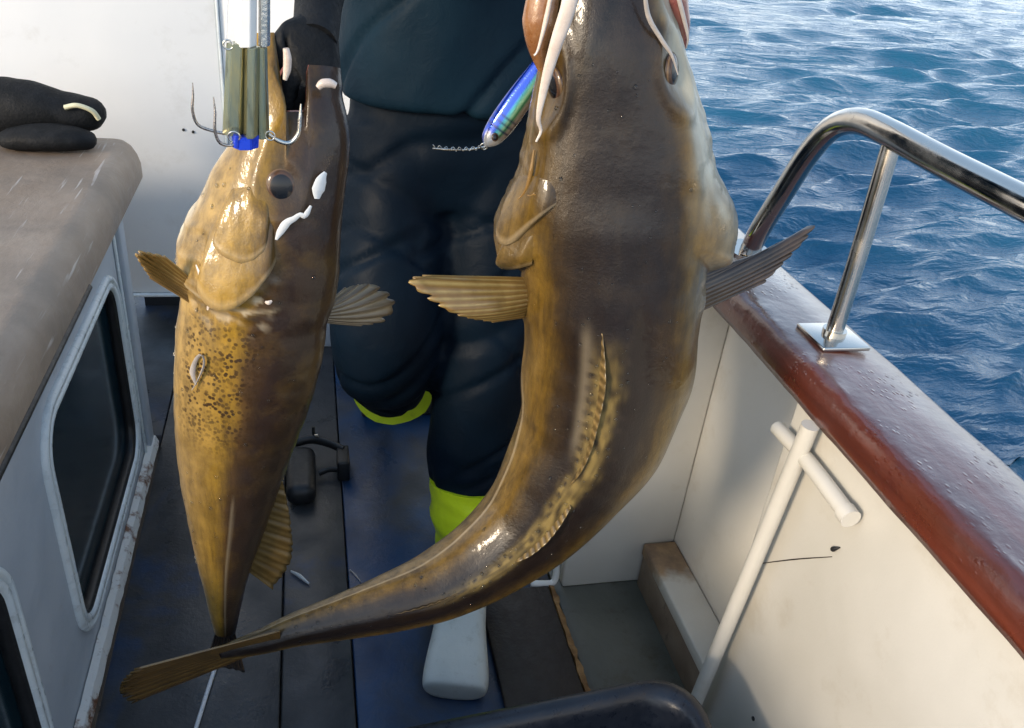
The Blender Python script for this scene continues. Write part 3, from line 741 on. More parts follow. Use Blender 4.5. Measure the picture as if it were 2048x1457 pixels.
for q in ([(1288, -40), (1296, 30), (1322, 78), (1344, 112), (1356, 150)], [(1350, -30), (1366, 30), (1376, 75), (1372, 98)]):
    tube('lip', [pt(x, y, .80 if q[0][0] < 1300 else .83) for x, y in q], [.0018, .0024, .0020, .0006], MAT['greylip'], bigfish, 8, n=24, flat=.6)

# ---- smaller cod, flank towards us
YS = .82
small_rows = [
 (568, 232, 118, 60, 70, .84), (570, 262, 118, 72, 85, .835), (571, 300, 120, 80, 95, .83), (560, 360, 129, 88, 105, .825), (545, 430, 138, 95, 112, .82), (531, 500, 149, 100, 118, .82),
 (521, 560, 150, 102, 120, .82), (510, 620, 142, 104, 120, .82), (500, 690, 142, 102, 118, .82), (486, 780, 132, 96, 112, .82), (471, 870, 116, 88, 100, .82), (461, 960, 96, 76, 86, .815),
 (455, 1040, 76, 62, 70, .81), (450, 1110, 57, 48, 54, .805), (449, 1170, 41, 36, 40, .80), (449, 1220, 30, 26, 28, .80), (450, 1262, 21, 18, 20, .80)]
smallfish = tag(empty('cod_fish', tuple(on(500, 690, 'y', YS))), 'smaller golden spotted cod hanging head up beside the metal lure', 'fish', 'two cod held up by the fisher')
SP = big_path(small_rows)
DS = R(80)
sS = arc_map(SP, 300)
E_S = sS(585); EYE_S = sS(362)
def small_edge(ang): return E_S-.035*np.abs(ang-.58)*6*np.abs(ang-.58)
def small_shape(s, th, ang, sgn):
    k = np.ones_like(s)
    # open mouth: lower jaw and snout reach up, the gape between them is notched
    up = (1-ss(0.0, .12, s)); xn = np.sin(th)
    off = -up*(.070*ss(-1.0, -.45, xn)*(1-ss(.05, .14, xn))+.042*ss(.44, .54, xn))
    k -= .25*up*np.where(xn < .05, ss(-.2, -1.0, xn), 0)
    edge = small_edge(ang); lat = ss(.28, .42, ang)
    k += .085*ss(edge-.14, edge-.03, s)*(1-ss(edge-.004, edge+.006, s))*lat
    k += .022*np.exp(-((s-(edge-.085+.016*np.cos(ang*14)))/.006)**2)*lat
    k += .022*np.exp(-((s-(edge-.045+.010*np.sin(ang*17)))/.005)**2)*lat
    k += .026*np.exp(-((s-(edge+.02+.012*np.sin(ang*40)))/.008)**2)*lat
    es = np.exp(-((s-EYE_S)/.024)**2-((ang-.40)/.07)**2)
    k -= .06*es; k += .045*np.exp(-((np.hypot((s-EYE_S)/.040, (ang-.40)/.115)-1)/.22)**2)
    n = np.vectorize(lambda a, b, c: mnoise.noise((a*34, b*9, c*3.0)))(s, ang, sgn)
    n2 = np.vectorize(lambda a, b, c: mnoise.noise((a*80, b*22, c*3.0)))(s, ang, sgn)
    rid = np.vectorize(lambda a, b: 1-2*abs(mnoise.noise((a*46, b*20, 7.0))))(s, ang)
    n5 = np.vectorize(lambda a, b: mnoise.noise((a*120, b*60, 2.0)))(s, ang)
    ragz = np.exp(-((s-edge)/.05)**2)*np.exp(-((ang-.44)/.10)**2)
    k += .045*np.clip(n2, -.2, 1)*ragz+.03*np.abs(n5)*ragz
    k += .014*n+.012*n2*np.exp(-((s-edge)/.06)**2)*lat+.020*np.clip(rid-.45, 0, 1)*np.exp(-((s-edge+.01)/.07)**2)*lat
    k += .025*np.exp(-(ang/.10)**2)*ss(.2, .4, s)
    return k, off
def small_attr(s, th, ang, sgn, pos):
    body = ss(E_S, E_S+.04, s)
    sp = ss(E_S, E_S+.05, s)*(1-ss(sS(780), sS(900), s))*ss(.30, .38, ang)*(1-ss(.66, .78, ang))
    sp = np.maximum(sp, .5*(1-ss(E_S-.05, E_S, s))*ss(EYE_S, EYE_S+.05, s)*ss(.45, .55, ang)*(1-ss(.62, .72, ang)))
    edge = small_edge(ang)
    rim = np.exp(-((s-(edge-.002))/.004)**2)*ss(.30, .4, ang)
    n = np.vectorize(lambda a, b: mnoise.noise((a*60, b*16, 4.0)))(s, ang)
    ll = np.exp(-((ang-(.36+.05*(1-ss(.45, .7, s))))/.008)**2)*ss(.62, .7, s)*.6
    frag = ss(.15, .4, n)*(np.exp(-((s-edge-.01)/.030)**2)*ss(.3, .4, ang)*.5+np.exp(-((s-edge+.02)/.05)**2)*np.exp(-((ang-.43)/.06)**2)*.8)
    pale = ss(.86, .97, ang+.03*n)*(1-ss(.75, .95, s))*.8
    gap = np.exp(-((s-(edge+.010))/.004)**2)*ss(.3, .4, ang)*.55
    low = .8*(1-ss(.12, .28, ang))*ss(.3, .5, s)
    low = low+1.15*ss(sS(690), sS(930), s)*(1-.45*np.exp(-((ang-.40)/.03)**2))  # darker towards the tail: shade put into the skin colour
    es = np.exp(-((s-EYE_S)/.030)**2-((ang-.40)/.085)**2); gap = gap+.75*es; sp = sp*np.clip(.75+.9*n, .2, 1)
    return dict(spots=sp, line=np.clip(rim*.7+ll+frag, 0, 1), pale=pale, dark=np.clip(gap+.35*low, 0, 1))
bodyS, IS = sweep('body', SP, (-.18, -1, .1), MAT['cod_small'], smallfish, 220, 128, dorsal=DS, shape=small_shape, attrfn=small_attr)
# mouth lining: a dark throat sheet just inside the open end
q = IS['pos'][2]; cen = q.mean(0); vv = []
for lev, sc in ((0, .97), (1, .90), (2, .75), (3, .4)):
    for p in IS['pos'][0]: vv.append(cen+(p-cen)*sc+IS['T'][0]*(-.0005+lev*.022))
nn_ = 128; ff = [(l*nn_+j, l*nn_+(j+1) % nn_, (l+1)*nn_+(j+1) % nn_, (l+1)*nn_+j) for l in range(3) for j in range(nn_)]+[tuple(3*nn_+j for j in range(nn_))]
# open the mouth end of the body first
bm = bmesh.new(); bm.from_mesh(bodyS.data); bm.faces.ensure_lookup_table()
bmesh.ops.delete(bm, geom=[f for f in bm.faces if len(f.verts) > 40 and abs((f.calc_center_median()+Vector(bodyS.location)+Vector(smallfish.location)-Vector(IS['P'][0])).length) < .15], context='FACES_ONLY')
bm.to_mesh(bodyS.data); bm.free()
keep(mesh_obj('mouth_lining', vv, ff, MAT['mouth'], None, True), smallfish)
def surfS(s, a, lift=0.0):
    i0 = int(s*(len(IS['s'])-1)); j0 = int(round((a % (2*math.pi))/(2*math.pi)*len(IS['th']))) % len(IS['th'])
    p = IS['pos'][i0, j0]; nn = p-IS['P'][i0]; nn = nn/np.linalg.norm(nn); return p+nn*lift, nn
p, nn = surfS(EYE_S, DS-.40*math.pi, -.001); eyeball(p-nn*.001, nn, .0165, smallfish, .36)
p2, n2 = surfS(EYE_S, DS+.40*math.pi, -.001); eyeball(p2, n2, .0150, smallfish, .42)
# pale lips with teeth ridges on both jaws
tube('lip', [pt(572, 97, .80), pt(575, 118, .80), pt(574, 140, .80), pt(570, 160, .80)], [.0028, .0038, .0036, .002], MAT['tooth'], smallfish, 10, n=26)
tube('lip', [pt(636, 176, .80), pt(645, 168, .80), pt(660, 167, .80), pt(672, 172, .80)], [.0028, .0042, .0042, .003], MAT['tooth'], smallfish, 10, n=20)
# slime streaks and white flecks stuck to the cheek
def fleck(pts, rad, y, par):
    tube('slime_fleck', [pt(a, b, y) for a, b in pts], rad, MAT['whiteplastic'], par, 8, n=22, flat=.45)
def s_near(px, py, lift=.0015):
    """nearest place on the small cod's skin along the sight line"""
    r = _ray(px, py); r = r/np.linalg.norm(r); d = IS['pos'].reshape(-1, 3)-CAM; t = d@r
    e = np.linalg.norm(d-t[:, None]*r, axis=1); c = np.where(e < .006)[0]
    k_ = c[np.argmin(t[c])] if len(c) else np.argmin(e)
    return CAM+r*(t[k_]-lift)
def pick(px, py, info):
    r = _ray(px, py); r = r/np.linalg.norm(r); d = info['pos'].reshape(-1, 3)-CAM; t = d@r
    e = np.linalg.norm(d-t[:, None]*r, axis=1); c = np.where(e < .006)[0]
    k_ = c[np.argmin(t[c])] if len(c) else int(np.argmin(e)); return k_, CAM+r*t[k_]
def plate(name, inner, edge, info, mat, par, lift=.005, na=44, nb=14, rough=.0012, rim=.5, seed=0, its=4):
    """a bony cover lying on the skin: flush at its inner line, standing proud at its free edge"""
    a = smooth_path([(x, y, 0) for x, y in inner], na); b = smooth_path([(x, y, 0) for x, y in edge], na)
    kk = info['pos'].reshape(-1, 3); ctr = np.repeat(info['P'], len(info['th']), 0); vv = []; at = {q: [] for q in info['at']}
    for i in range(na):
        for j in range(nb+2):
            t = min(1, j/nb); x, y = (a[i]*(1-t)+b[i]*t)[:2]
            w1 = (2.2 if its < 10 else 0)*mnoise.noise(Vector((i*.35, seed, t))); k_, p = pick(x+w1*t, y+w1*t, info)
            nrm = kk[k_]-ctr[k_]; nrm = nrm/np.linalg.norm(nrm)
            h = lift*ss(0, .8, t)*ss(0, .12, i/(na-1))*(1-ss(.88, 1, i/(na-1)))+rough*mnoise.noise(Vector((i*.3, j*.5, seed)))*t
            fd = ss(0, .14, i/(na-1))*(1-ss(.86, 1, i/(na-1))); h -= .0035*(1-fd)+.002*(1-ss(0, .2, t))
            if j == nb+1: h = -.004
            vv.append(p+nrm*h)
            for q in at: at[q].append(info['at'][q][k_])
            at['line'][-1] = max(at['line'][-1]*(1-t), rim*math.exp(-((t-.97)/.05)**2) if j <= nb else 0)
            at['dark'][-1] = at['dark'][-1]*(1-t)
            if 'spots' in at: at['spots'][-1] *= .3
    m = nb+2; ff = [(i*m+j, i*m+j+1, (i+1)*m+j+1, (i+1)*m+j) for i in range(na-1) for j in range(m-1)]
    # smooth the sampled skin so the plate reads as one piece
    A_ = np.array(vv).reshape(na, m, 3)
    for _ in range(its):
        A_[1:-1, 1:-2] = .5*A_[1:-1, 1:-2]+.125*(A_[:-2, 1:-2]+A_[2:, 1:-2]+A_[1:-1, :-3]+A_[1:-1, 2:-1])
        A_[1:-1, -2:] = .5*A_[1:-1, -2:]+.25*(A_[:-2, -2:]+A_[2:, -2:]); A_[1:-1, 0] = .5*A_[1:-1, 0]+.25*(A_[:-2, 0]+A_[2:, 0])
    return keep(mesh_obj(name, A_.reshape(-1, 3), ff, mat, None, True, at), par)
plate('gill_cover', [(412, 440), (450, 440), (490, 445), (525, 440), (556, 430)], [(393, 545), (418, 604), (456, 620), (505, 588), (556, 520)], IS, MAT['cod_small'], smallfish, .0065, seed=3)
plate('cheek_plate', [(448, 380), (480, 375), (512, 378), (545, 405)], [(422, 468), (448, 508), (500, 524), (545, 480)], IS, MAT['cod_small'], smallfish, .0045, seed=8)
plate('gill_cover', [(1012, 360), (1040, 352), (1072, 355), (1112, 372)], [(986, 452), (1014, 494), (1062, 452), (1114, 408)], IB, MAT['cod_big'], bigfish, .0045, seed=5, its=14, rough=.0003)
for fx in ([(1068, 300), (1062, 345), (1050, 385), (1030, 405)], [(1048, 385), (1060, 392), (1072, 388), (1062, 400)], [(1032, 400), (1026, 425), (1034, 450), (1024, 470)], [(1032, 405), (1020, 430), (1012, 460)]):
    tube('skin_fold', [pick(a, b, IB)[1] for a, b in fx], [.0008, .0026, .0022, .0006], MAT['foldgold'], bigfish, 8, n=24, flat=.8)
plate('gill_flap', [(1000, 478), (1030, 484), (1066, 470)], [(990, 518), (1016, 540), (1058, 532)], IB, MAT['cod_big'], bigfish, .0050, seed=9, rim=.3, its=14, rough=.0003)
def s_tube(name, px, rad, mat, par, n=26, flat=None, lift=.0015): return tube(name, [s_near(a, b, lift) for a, b in px], rad, mat, par, 8, n=n, flat=flat)
s_tube('slime_fleck', [(530, 604), (537, 606), (544, 602)], [.001, .0028, .001], MAT['tooth'], smallfish, n=10, flat=.6)
s_tube('slime_fleck', [(651, 345), (643, 360), (636, 382), (634, 398)], [.002, .0065, .0075, .003], MAT['whiteplastic'], smallfish, flat=.3, lift=.0004)
s_tube('slime_fleck', [(552, 480), (562, 462), (574, 446), (588, 438), (600, 430), (610, 432), (622, 412)], [.0012, .0035, .0042, .003, .0022, .003, .0014], MAT['whiteplastic'], smallfish, flat=.3, lift=.0004)
s_tube('gill_fold', [(392, 530), (408, 570), (418, 600), (415, 620)], [.001, .0035, .004, .001], MAT['tooth'], smallfish, flat=.6)
s_tube('wound', [(392, 770), (385, 745), (392, 720), (404, 710), (408, 730), (396, 760), (384, 780)], [.001, .003, .002, .002, .003, .002, .001], MAT['greylip'], smallfish, flat=.4, lift=.0004)
# fins of the small cod
fin('pelvic_fin', [pt(392, 566, .80), pt(397, 590, .80), pt(402, 622, .802)], [pt(330, 512, .775), pt(278, 503, .765), pt(272, 512, .765), pt(300, 556, .785)], 9, MAT['fin_gold'], smallfish, 12, 6, .08, .0007, .0016, bulge=.010)
fin('pectoral_fin', [pt(648, 612, .85), pt(644, 628, .85), pt(646, 646, .852)], [pt(688, 575, .865), pt(745, 568, .875), pt(788, 600, .88), pt(772, 640, .875), pt(720, 652, .868)], 9, MAT['fin_pale'], smallfish, 12, 6, .12, .0010, .0014, bulge=.006)
fin('dorsal_fin', [pt(588, 735, .80), pt(575, 800, .80), pt(562, 870, .80), pt(548, 950, .80)], [pt(592, 745, .80), pt(592, 820, .802), pt(583, 890, .802), pt(566, 958, .803)], 9, MAT['fin_pale'], smallfish, 8, 6, .14, .0016, .0022)
fin('dorsal_fin', [pt(546, 955, .80), pt(525, 1010, .80), pt(506, 1080, .80), pt(492, 1140, .80)], [pt(566, 962, .802), pt(582, 1050, .805), pt(582, 1120, .805), pt(545, 1178, .803)], 16, MAT['fin_olive'], smallfish, 8, 6, .05, .0004, .0014, wave=.001)
fin('anal_fin', [pt(384, 940, .80), pt(390, 1000, .80), pt(402, 1060, .80), pt(412, 1120, .80)], [pt(384, 948, .798), pt(388, 1010, .795), pt(396, 1075, .795), pt(404, 1140, .796)], 10, MAT['fin_gold'], smallfish, 6, 6, .1, .0008, .0018)
fin('tail_fin', [pt(436, 1250, .80), pt(450, 1256, .80), pt(466, 1250, .80)], [pt(405, 1345, .83), pt(440, 1335, .835), pt(490, 1345, .83)], 9, MAT['fin_dark'], smallfish, 10, 6, .06, .0008, .0022)

# wet drops clinging to both skins (past counting: one part per fish)
_k = NB('water_drop'); _k.base((.9, .92, .92)); _k.set(roughness=.02, ior=1.33, transmission_weight=1.0); MAT['drop'] = _k.m
def drops(info, par, n, srange, arange, seed, extra=()):
    rg = random.Random(seed); bm = bmesh.new(); P_ = info['pos']; nr_, ns_ = P_.shape[:2]
    spots = [(rg.uniform(*srange), rg.gauss(*arange)) for _ in range(n)]+list(extra)
    for s_, a_ in spots:
        i0 = int(s_*(nr_-1)); j0 = int((a_ % (2*math.pi))/(2*math.pi)*ns_) % ns_; p = P_[i0, j0]; nn = p-info['P'][i0]; nn = nn/np.linalg.norm(nn)
        r = rg.choice((.0009, .0012, .0012, .0016, .0023)); g0 = len(bm.verts)
        res = bmesh.ops.create_icosphere(bm, subdivisions=2, radius=r)
        q = Vector(nn).to_track_quat('Z', 'Y').to_matrix()
        for v in res['verts']: c = Vector((v.co.x, v.co.y*rg.choice((1, 1, 1.25)), v.co.z*.65)); v.co = Vector(p)+q @ c
    o = bm_obj('water_drops', bm, MAT['drop'], None, smooth=True); o['kind'] = 'stuff'; return keep(o, par)
_rg = random.Random(4)
drops(IB, bigfish, 150, (.12, .93), (-.15, .55), 5, [(sB(600)+(sB(1180)-sB(600))*i/70+_rg.gauss(0, .002), DB+(.10 if i % 2 else -.20)+_rg.gauss(0, .025)) for i in range(70)])
drops(IS, smallfish, 90, (.1, .9), (-.35, .6), 6)

# ------------------------------------------------------------------ lures
lu = tag(empty('metal_lure', tuple(pt(490, 150, .735))), 'long tarnished metal lure with hooks and blue collar hanging beside the smaller cod', 'lure')
YL = .735
def bar(name, px0, px1, rad, mat, par, y=YL, seg=6, flat=.7, tw=None):
    return tube(name, [pt(*px0, y), pt((px0[0]+px1[0])/2, (px0[1]+px1[1])/2, y), pt(*px1, y)], rad, mat, par, seg, n=8, flat=flat)
sc_ = scale_at(pt(490, 150, YL))
def facet(name, l, r_, ytop, ybot, l2, r2, depth, mat, cham=.28, y=YL):
    """faceted bar: a bevelled six sided stick between photo columns"""
    vv = []
    for (a, b, py) in ((l, r_, ytop), (l2, r2, ybot)):
        wd = b-a
        for fx, fy in ((0, .0), (cham, -1), (1-cham, -1), (1, 0), (1-cham, 1), (cham, 1)):
            p = pt(a+fx*wd, py, y); vv.append(p+np.array([0, fy*depth, 0]))
    ff = [(j, (j+1) % 6, 6+(j+1) % 6, 6+j) for j in range(6)]+[(5, 4, 3, 2, 1, 0), (6, 7, 8, 9, 10, 11)]
    bm = bmesh.new(); vs = [bm.verts.new(v) for v in vv]
    for f_ in ff: bm.faces.new([vs[i] for i in f_])
    bmesh.ops.bevel(bm, geom=bm.edges[:], offset=.0006, segments=2, affect='EDGES')
    return keep(bm_obj(name, bm, mat), lu)
facet('upper_bar', 470, 516, -160, 92, 470, 514, .009, MAT['whiteplastic'])  # flat white colour stands in for sky reflected in the metal
facet('side_bar', 517, 542, -160, 92, 516, 541, .006, MAT['chrome'], y=YL+.004)
facet('blade', 452, 497, 86, 268, 444, 490, .007, MAT['brasschrome'])
facet('blade', 488, 520, 94, 272, 486, 517, .010, MAT['brasschrome'], y=YL-.003)
facet('blade', 512, 535, 94, 276, 512, 540, .006, MAT['brasschrome'], y=YL+.003)
bar('collar', (474, 270), (471, 294), .0030, MAT['bluetape'], lu, YL-.010, 10, 1)
facet('blue_band', 462, 519, 271, 296, 465, 518, .008, MAT['bluetape'], y=YL-.004)
tube('hook', [pt(385, 166, .73), pt(386, 190, .73), pt(385, 222, .73), pt(396, 250, .732), pt(425, 262, .735), pt(462, 270, YL)], [.0004, .0010, .0012, .0013, .0013, .0012], MAT['hook'], lu, 10, n=40)
tube('hook', [pt(427, 194, .715), pt(430, 225, .715), pt(430, 262, .715), pt(440, 286, .718), pt(462, 291, .722), pt(478, 280, YL-.006)], [.0004, .0010, .0012, .0013, .0013, .0012], MAT['hook'], lu, 10, n=40)
tube('hook', [pt(602, 208, .74), pt(600, 240, .74), pt(597, 268, .74), pt(580, 286, .74), pt(556, 282, .738), pt(536, 268, YL)], [.0006, .0017, .0019, .002, .002, .0018], MAT['chrome'], lu, 10, n=40)
def ring(name, c, r, wr, mat, par, ax=(0, 1, 0)):
    a = np.array(ax, float); u = np.array([1., 0, 0]); v = np.cross(a, u); pts_ = [np.asarray(c)+r*(math.cos(t)*u+math.sin(t)*v) for t in np.linspace(0, 2*math.pi, 25)]
    return tube(name, pts_, wr, mat, par, 8, n=48)
ring('split_ring', pt(468, 274, YL-.012), .0045, .0008, MAT['chrome'], lu, (.3, 1, .2)); ring('split_ring', pt(540, 272, YL-.002), .0038, .0007, MAT['chrome'], lu, (.5, 1, 0))
ring('hook_eye', pt(456, 90, YL-.006), .0036, .0007, MAT['chrome'], lu, (.2, 1, 0))
tube('line', [pt(452, 95, YL), pt(458, -60, YL), pt(470, -300, YL)], .0006, MAT['hairline'], lu, 6, n=10)

jg = tag(empty('blue_jig', tuple(pt(1020, 220, .93))), 'slim shiny blue and green jig with a red eye against the dark jacket', 'lure')
def m_jig():
    k = NB('holographic_jig'); a = k.attr('around'); co = k.coord()
    c = k.ramp(a, [(0, (.001, .012, .20)), (.40, (.002, .05, .50)), (.55, (.003, .08, .62)), (.62, (.10, .55, .55)), (.70, (.38, .75, .48)), (.76, (.02, .22, .10)), (.86, (.5, .42, .36))])
    c = k.mix(k.attr('line'), c, (.01, .02, .10)); c = k.mix(k.attr('pale'), c, (.78, .76, .74)); k.base(c)
    k.set(roughness=.16, metallic=.55, coat_weight=1.0, coat_roughness=.05); k.bump(k.voro(co, 500), .15, .0006); return k.m
MAT['jig'] = m_jig()
YJ = .93
rows = [(971, 292, 6, 6, 6), (980, 279, 19, 14, 14), (1000, 252, 26, 18, 18), (1030, 210, 27, 18, 18), (1062, 166, 25, 16, 16), (1095, 120, 20, 13, 13), (1130, 72, 10, 8, 8)]
jp = []
for px, py, hw, fr, bk in rows:
    c = pt(px, py, YJ); s = scale_at(c); jp.append((*c, hw*s, fr*s, bk*s))
def jig_attr(s, th, ang, sgn, pos):
    return dict(line=.9*np.clip(np.exp(-((s-.17)/.012)**2)+np.exp(-((s-.225)/.010)**2)+np.exp(-((s-.275)/.009)**2), 0, 1), pale=(1-ss(.08, .13, s))*ss(.3, .4, ang))
jb, IJ = sweep('jig_body', jp, (0, -1, .2), MAT['jig'], jg, 60, 32, dorsal=R(115), attrfn=jig_attr)
pj = IJ['pos'][6, 0]; eyeball(pt(990, 275, YJ-.012), (0, -1, .25), .0045, jg, .5)
tube('wire_leader', [pt(972, 293, YJ), pt(940, 299, YJ), pt(905, 300, YJ-.004), pt(866, 297, YJ-.01)], [.0009, .0014, .0008, .0014, .0009], MAT['chrome'], jg, 8, n=40)
vv = []; ring('split_ring', pt(968, 293, YJ-.002), .0040, .0008, MAT['chrome'], jg, (.4, 1, .3)) if 'ring' in globals() else None
tube('wire_twist', [pt(972-(972-866)*i/16, 294+5*math.sin(i/16*3.1)+(5 if i % 2 else -5)*.8, YJ-.002*(i % 3)) for i in range(17)], .0006, MAT['chrome'], jg, 6, n=90)

# ------------------------------------------------------------------ the fisher
fisher = tag(empty('person', (.25, 1.45, 0)), 'person in dark navy oilskins and lime topped white boots holding both cod', 'person')
def skinned(name, joints, edges, mat, parent, sub=2, smoothn=0):
    me = bpy.data.meshes.new(name); names = list(joints); me.from_pydata([joints[k][0] for k in names], [(names.index(a), names.index(b)) for a, b in edges], []); me.update()
    o = bpy.data.objects.new(name, me); COL.objects.link(o)
    sk = o.modifiers.new('skin', 'SKIN'); lay = me.skin_vertices[0] if me.skin_vertices else None
    if lay is None:
        bmx = bmesh.new(); bmx.from_mesh(me); bmx.verts.layers.skin.verify(); bmx.to_mesh(me); bmx.free(); lay = me.skin_vertices[0]
    for i, k in enumerate(names):
        r = joints[k][1]; lay.data[i].radius = r if isinstance(r, tuple) else (r, r); lay.data[i].use_root = (i == 0)
    sb = o.modifiers.new('sub', 'SUBSURF'); sb.levels = sub; sb.render_levels = sub
    evaluated(o); o.data.materials.clear(); o.data.materials.append(mat)
    o.data.polygons.foreach_set('use_smooth', [True]*len(o.data.polygons))
    if parent is not None: keep(o, parent)
    return o
handL = tuple(pt(612, 175, .845)); handR = tuple(pt(1210, -215, .90))
J = {'pelvis': ((.245, 1.50, 1.0), .10), 'waist': ((.245, 1.50, 1.15), .105), 'chest': ((.245, 1.50, 1.36), .12), 'neck': ((.245, 1.49, 1.52), .045), 'head': ((.245, 1.46, 1.64), .075), 'crown': ((.245, 1.47, 1.75), .055),
     'shl': ((.06, 1.48, 1.45), .05), 'ell': ((-.02, 1.22, 1.43), .038), 'wrl': ((.012, .98, 1.36), .028),
     'shr': ((.43, 1.48, 1.45), .05), 'elr': ((.47, 1.24, 1.40), .038), 'wrr': ((.35, 1.02, 1.37), .028),
     'hipl': ((.15, 1.50, .93), .07), 'knl': ((.13, 1.38, .62), .05), 'anl': ((.190, 1.93, .31), .035),
     'hipr': ((.33, 1.50, .93), .07), 'knr': ((.325, 1.42, .55), .05), 'anr': ((.315, 1.38, .12), .035)}
body = skinned('body', J, [('pelvis', 'waist'), ('waist', 'chest'), ('chest', 'neck'), ('neck', 'head'), ('head', 'crown'), ('chest', 'shl'), ('shl', 'ell'), ('ell', 'wrl'), ('chest', 'shr'), ('shr', 'elr'), ('elr', 'wrr'),
   ('pelvis', 'hipl'), ('hipl', 'knl'), ('knl', 'anl'), ('pelvis', 'hipr'), ('hipr', 'knr'), ('knr', 'anr')], MAT['skin'], fisher)
def ring_tube(path, segs=40):
    A = smooth_path(path, 70); P = A[:, :3]; T = np.gradient(P, axis=0); T /= np.linalg.norm(T, axis=1)[:, None]
    vv, ff = [], []; up = np.array([0, 1., 0.15])
    for i in range(len(P)):
        f_ = up-T[i]*(up@T[i]); f_ /= np.linalg.norm(f_); s_ = np.cross(f_, T[i])
        for j in range(segs):
            a = 2*math.pi*j/segs; vv.append(P[i]+A[i, 3]*math.cos(a)*s_+A[i, 4]*math.sin(a)*f_)
    n = len(P); ff = [(i*segs+j, i*segs+(j+1) % segs, (i+1)*segs+(j+1) % segs, (i+1)*segs+j) for i in range(n-1) for j in range(segs)]
    ff += [tuple(range(segs))[::-1], tuple((n-1)*segs+j for j in range(segs))]
    return vv, ff
def cloth(name, tubes, mat, parent, voxel, wr, smooth_it=6):
    vv, ff = [], []
    for t in tubes:
        v, f = ring_tube(t); b = len(vv); vv += v; ff += [tuple(i+b for i in q) for q in f]
    o = mesh_obj(name, vv, ff, mat, None, True)
    rm = o.modifiers.new('remesh', 'REMESH'); rm.mode = 'VOXEL'; rm.voxel_size = voxel; rm.use_smooth_shade = True
    sm = o.modifiers.new('smooth', 'SMOOTH'); sm.factor = .5; sm.iterations = smooth_it
    evaluated(o); me = o.data; n = len(me.vertices)
    co = np.empty(n*3, np.float32); me.vertices.foreach_get('co', co); co = co.reshape(-1, 3)
    no = np.empty(n*3, np.float32); me.vertices.foreach_get('normal', no); no = no.reshape(-1, 3)
    d = np.array([wr(Vector(c)) for c in co], np.float32)
    co += no*d[:, None]; me.vertices.foreach_set('co', co.ravel()); me.update()
    me.materials.clear(); me.materials.append(mat); me.polygons.foreach_set('use_smooth', [True]*len(me.polygons))
    if parent is not None: keep(o, parent)
    return o
def fold(c, ang, fu, fv, seed):
    ca, sa = math.cos(ang), math.sin(ang); u = c.x*ca+c.z*sa; v = -c.x*sa+c.z*ca
    wv = .03*mnoise.noise(Vector((c.x*6, c.z*6, seed+20)))
    return mnoise.noise(Vector((u*fu, (v+wv)*fv, c.y*3+seed)))
def wr_trouser(c):
    a = fold(c, R(62), 2.2, 12, 1); b = fold(c, R(-50), 2.5, 11, 5); l = mnoise.noise(Vector((c.x*4, c.y*4, c.z*4)))
    return .006*l+.009*a+.007*b*ss(-.1, .3, l)-.009*max(0, .10-abs(fold(c, R(35), 1.5, 7, 9)))/.10-.006*max(0, .08-abs(fold(c, R(-40), 1.5, 6, 13)))/.08
trousers = cloth('trousers', [
   [(.245, 1.50, 1.16, .165, .12), (.245, 1.50, 1.04, .178, .13), (.245, 1.50, .93, .178, .125), (.245, 1.49, .86, .15, .11)],
   [(.150, 1.50, 1.0, .10, .11), (.143, 1.46, .85, .105, .112), (.134, 1.40, .74, .105, .108), (.130, 1.375, .66, .106, .104), (.133, 1.40, .585, .102, .10), (.146, 1.49, .505, .096, .092), (.158, 1.58, .425, .090, .084), (.168, 1.655, .362, .084, .078)],
   [(.335, 1.50, 1.0, .10, .11), (.333, 1.47, .85, .108, .115), (.330, 1.43, .70, .105, .110), (.328, 1.40, .56, .102, .106), (.324, 1.39, .42, .096, .100), (.320, 1.385, .36, .096, .096), (.318, 1.38, .275, .086, .088)]],
   MAT['trousers'], fisher, .0085, wr_trouser)
def wr_jacket(c):
    a = fold(c, R(58), 1.8, 9, 3); b = fold(c, R(75), 1.4, 14, 8)
    return .014*a+.007*b-.010*max(0, .10-abs(fold(c, R(52), 1.2, 6, 4)))/.10
jacket = cloth('jacket', [
   [(.245, 1.50, 1.055, .205, .155), (.245, 1.50, 1.12, .205, .155), (.245, 1.50, 1.25, .20, .15), (.245, 1.50, 1.40, .205, .14), (.245, 1.50, 1.48, .17, .11), (.245, 1.49, 1.54, .075, .075)],
   [(.09, 1.49, 1.45, .085, .085), (.03, 1.38, 1.46, .075, .075), (-.018, 1.23, 1.44, .066, .066), (-.005, 1.10, 1.395, .055, .055), (.010, 1.0, 1.355, .048, .048)],
   [(.40, 1.49, 1.45, .085, .085), (.45, 1.38, 1.45, .075, .075), (.468, 1.25, 1.41, .066, .066), (.41, 1.12, 1.39, .055, .055), (.355, 1.04, 1.375, .048, .048)]],
   MAT['jacket'], fisher, .009, wr_jacket)
# hood up over the head
hood = cloth('hood', [[(.245, 1.49, 1.50, .085, .085), (.245, 1.485, 1.58, .105, .105), (.245, 1.48, 1.68, .112, .118), (.245, 1.48, 1.76, .09, .095), (.245, 1.48, 1.80, .03, .03)]], MAT['jacket'], fisher, .010, wr_jacket)
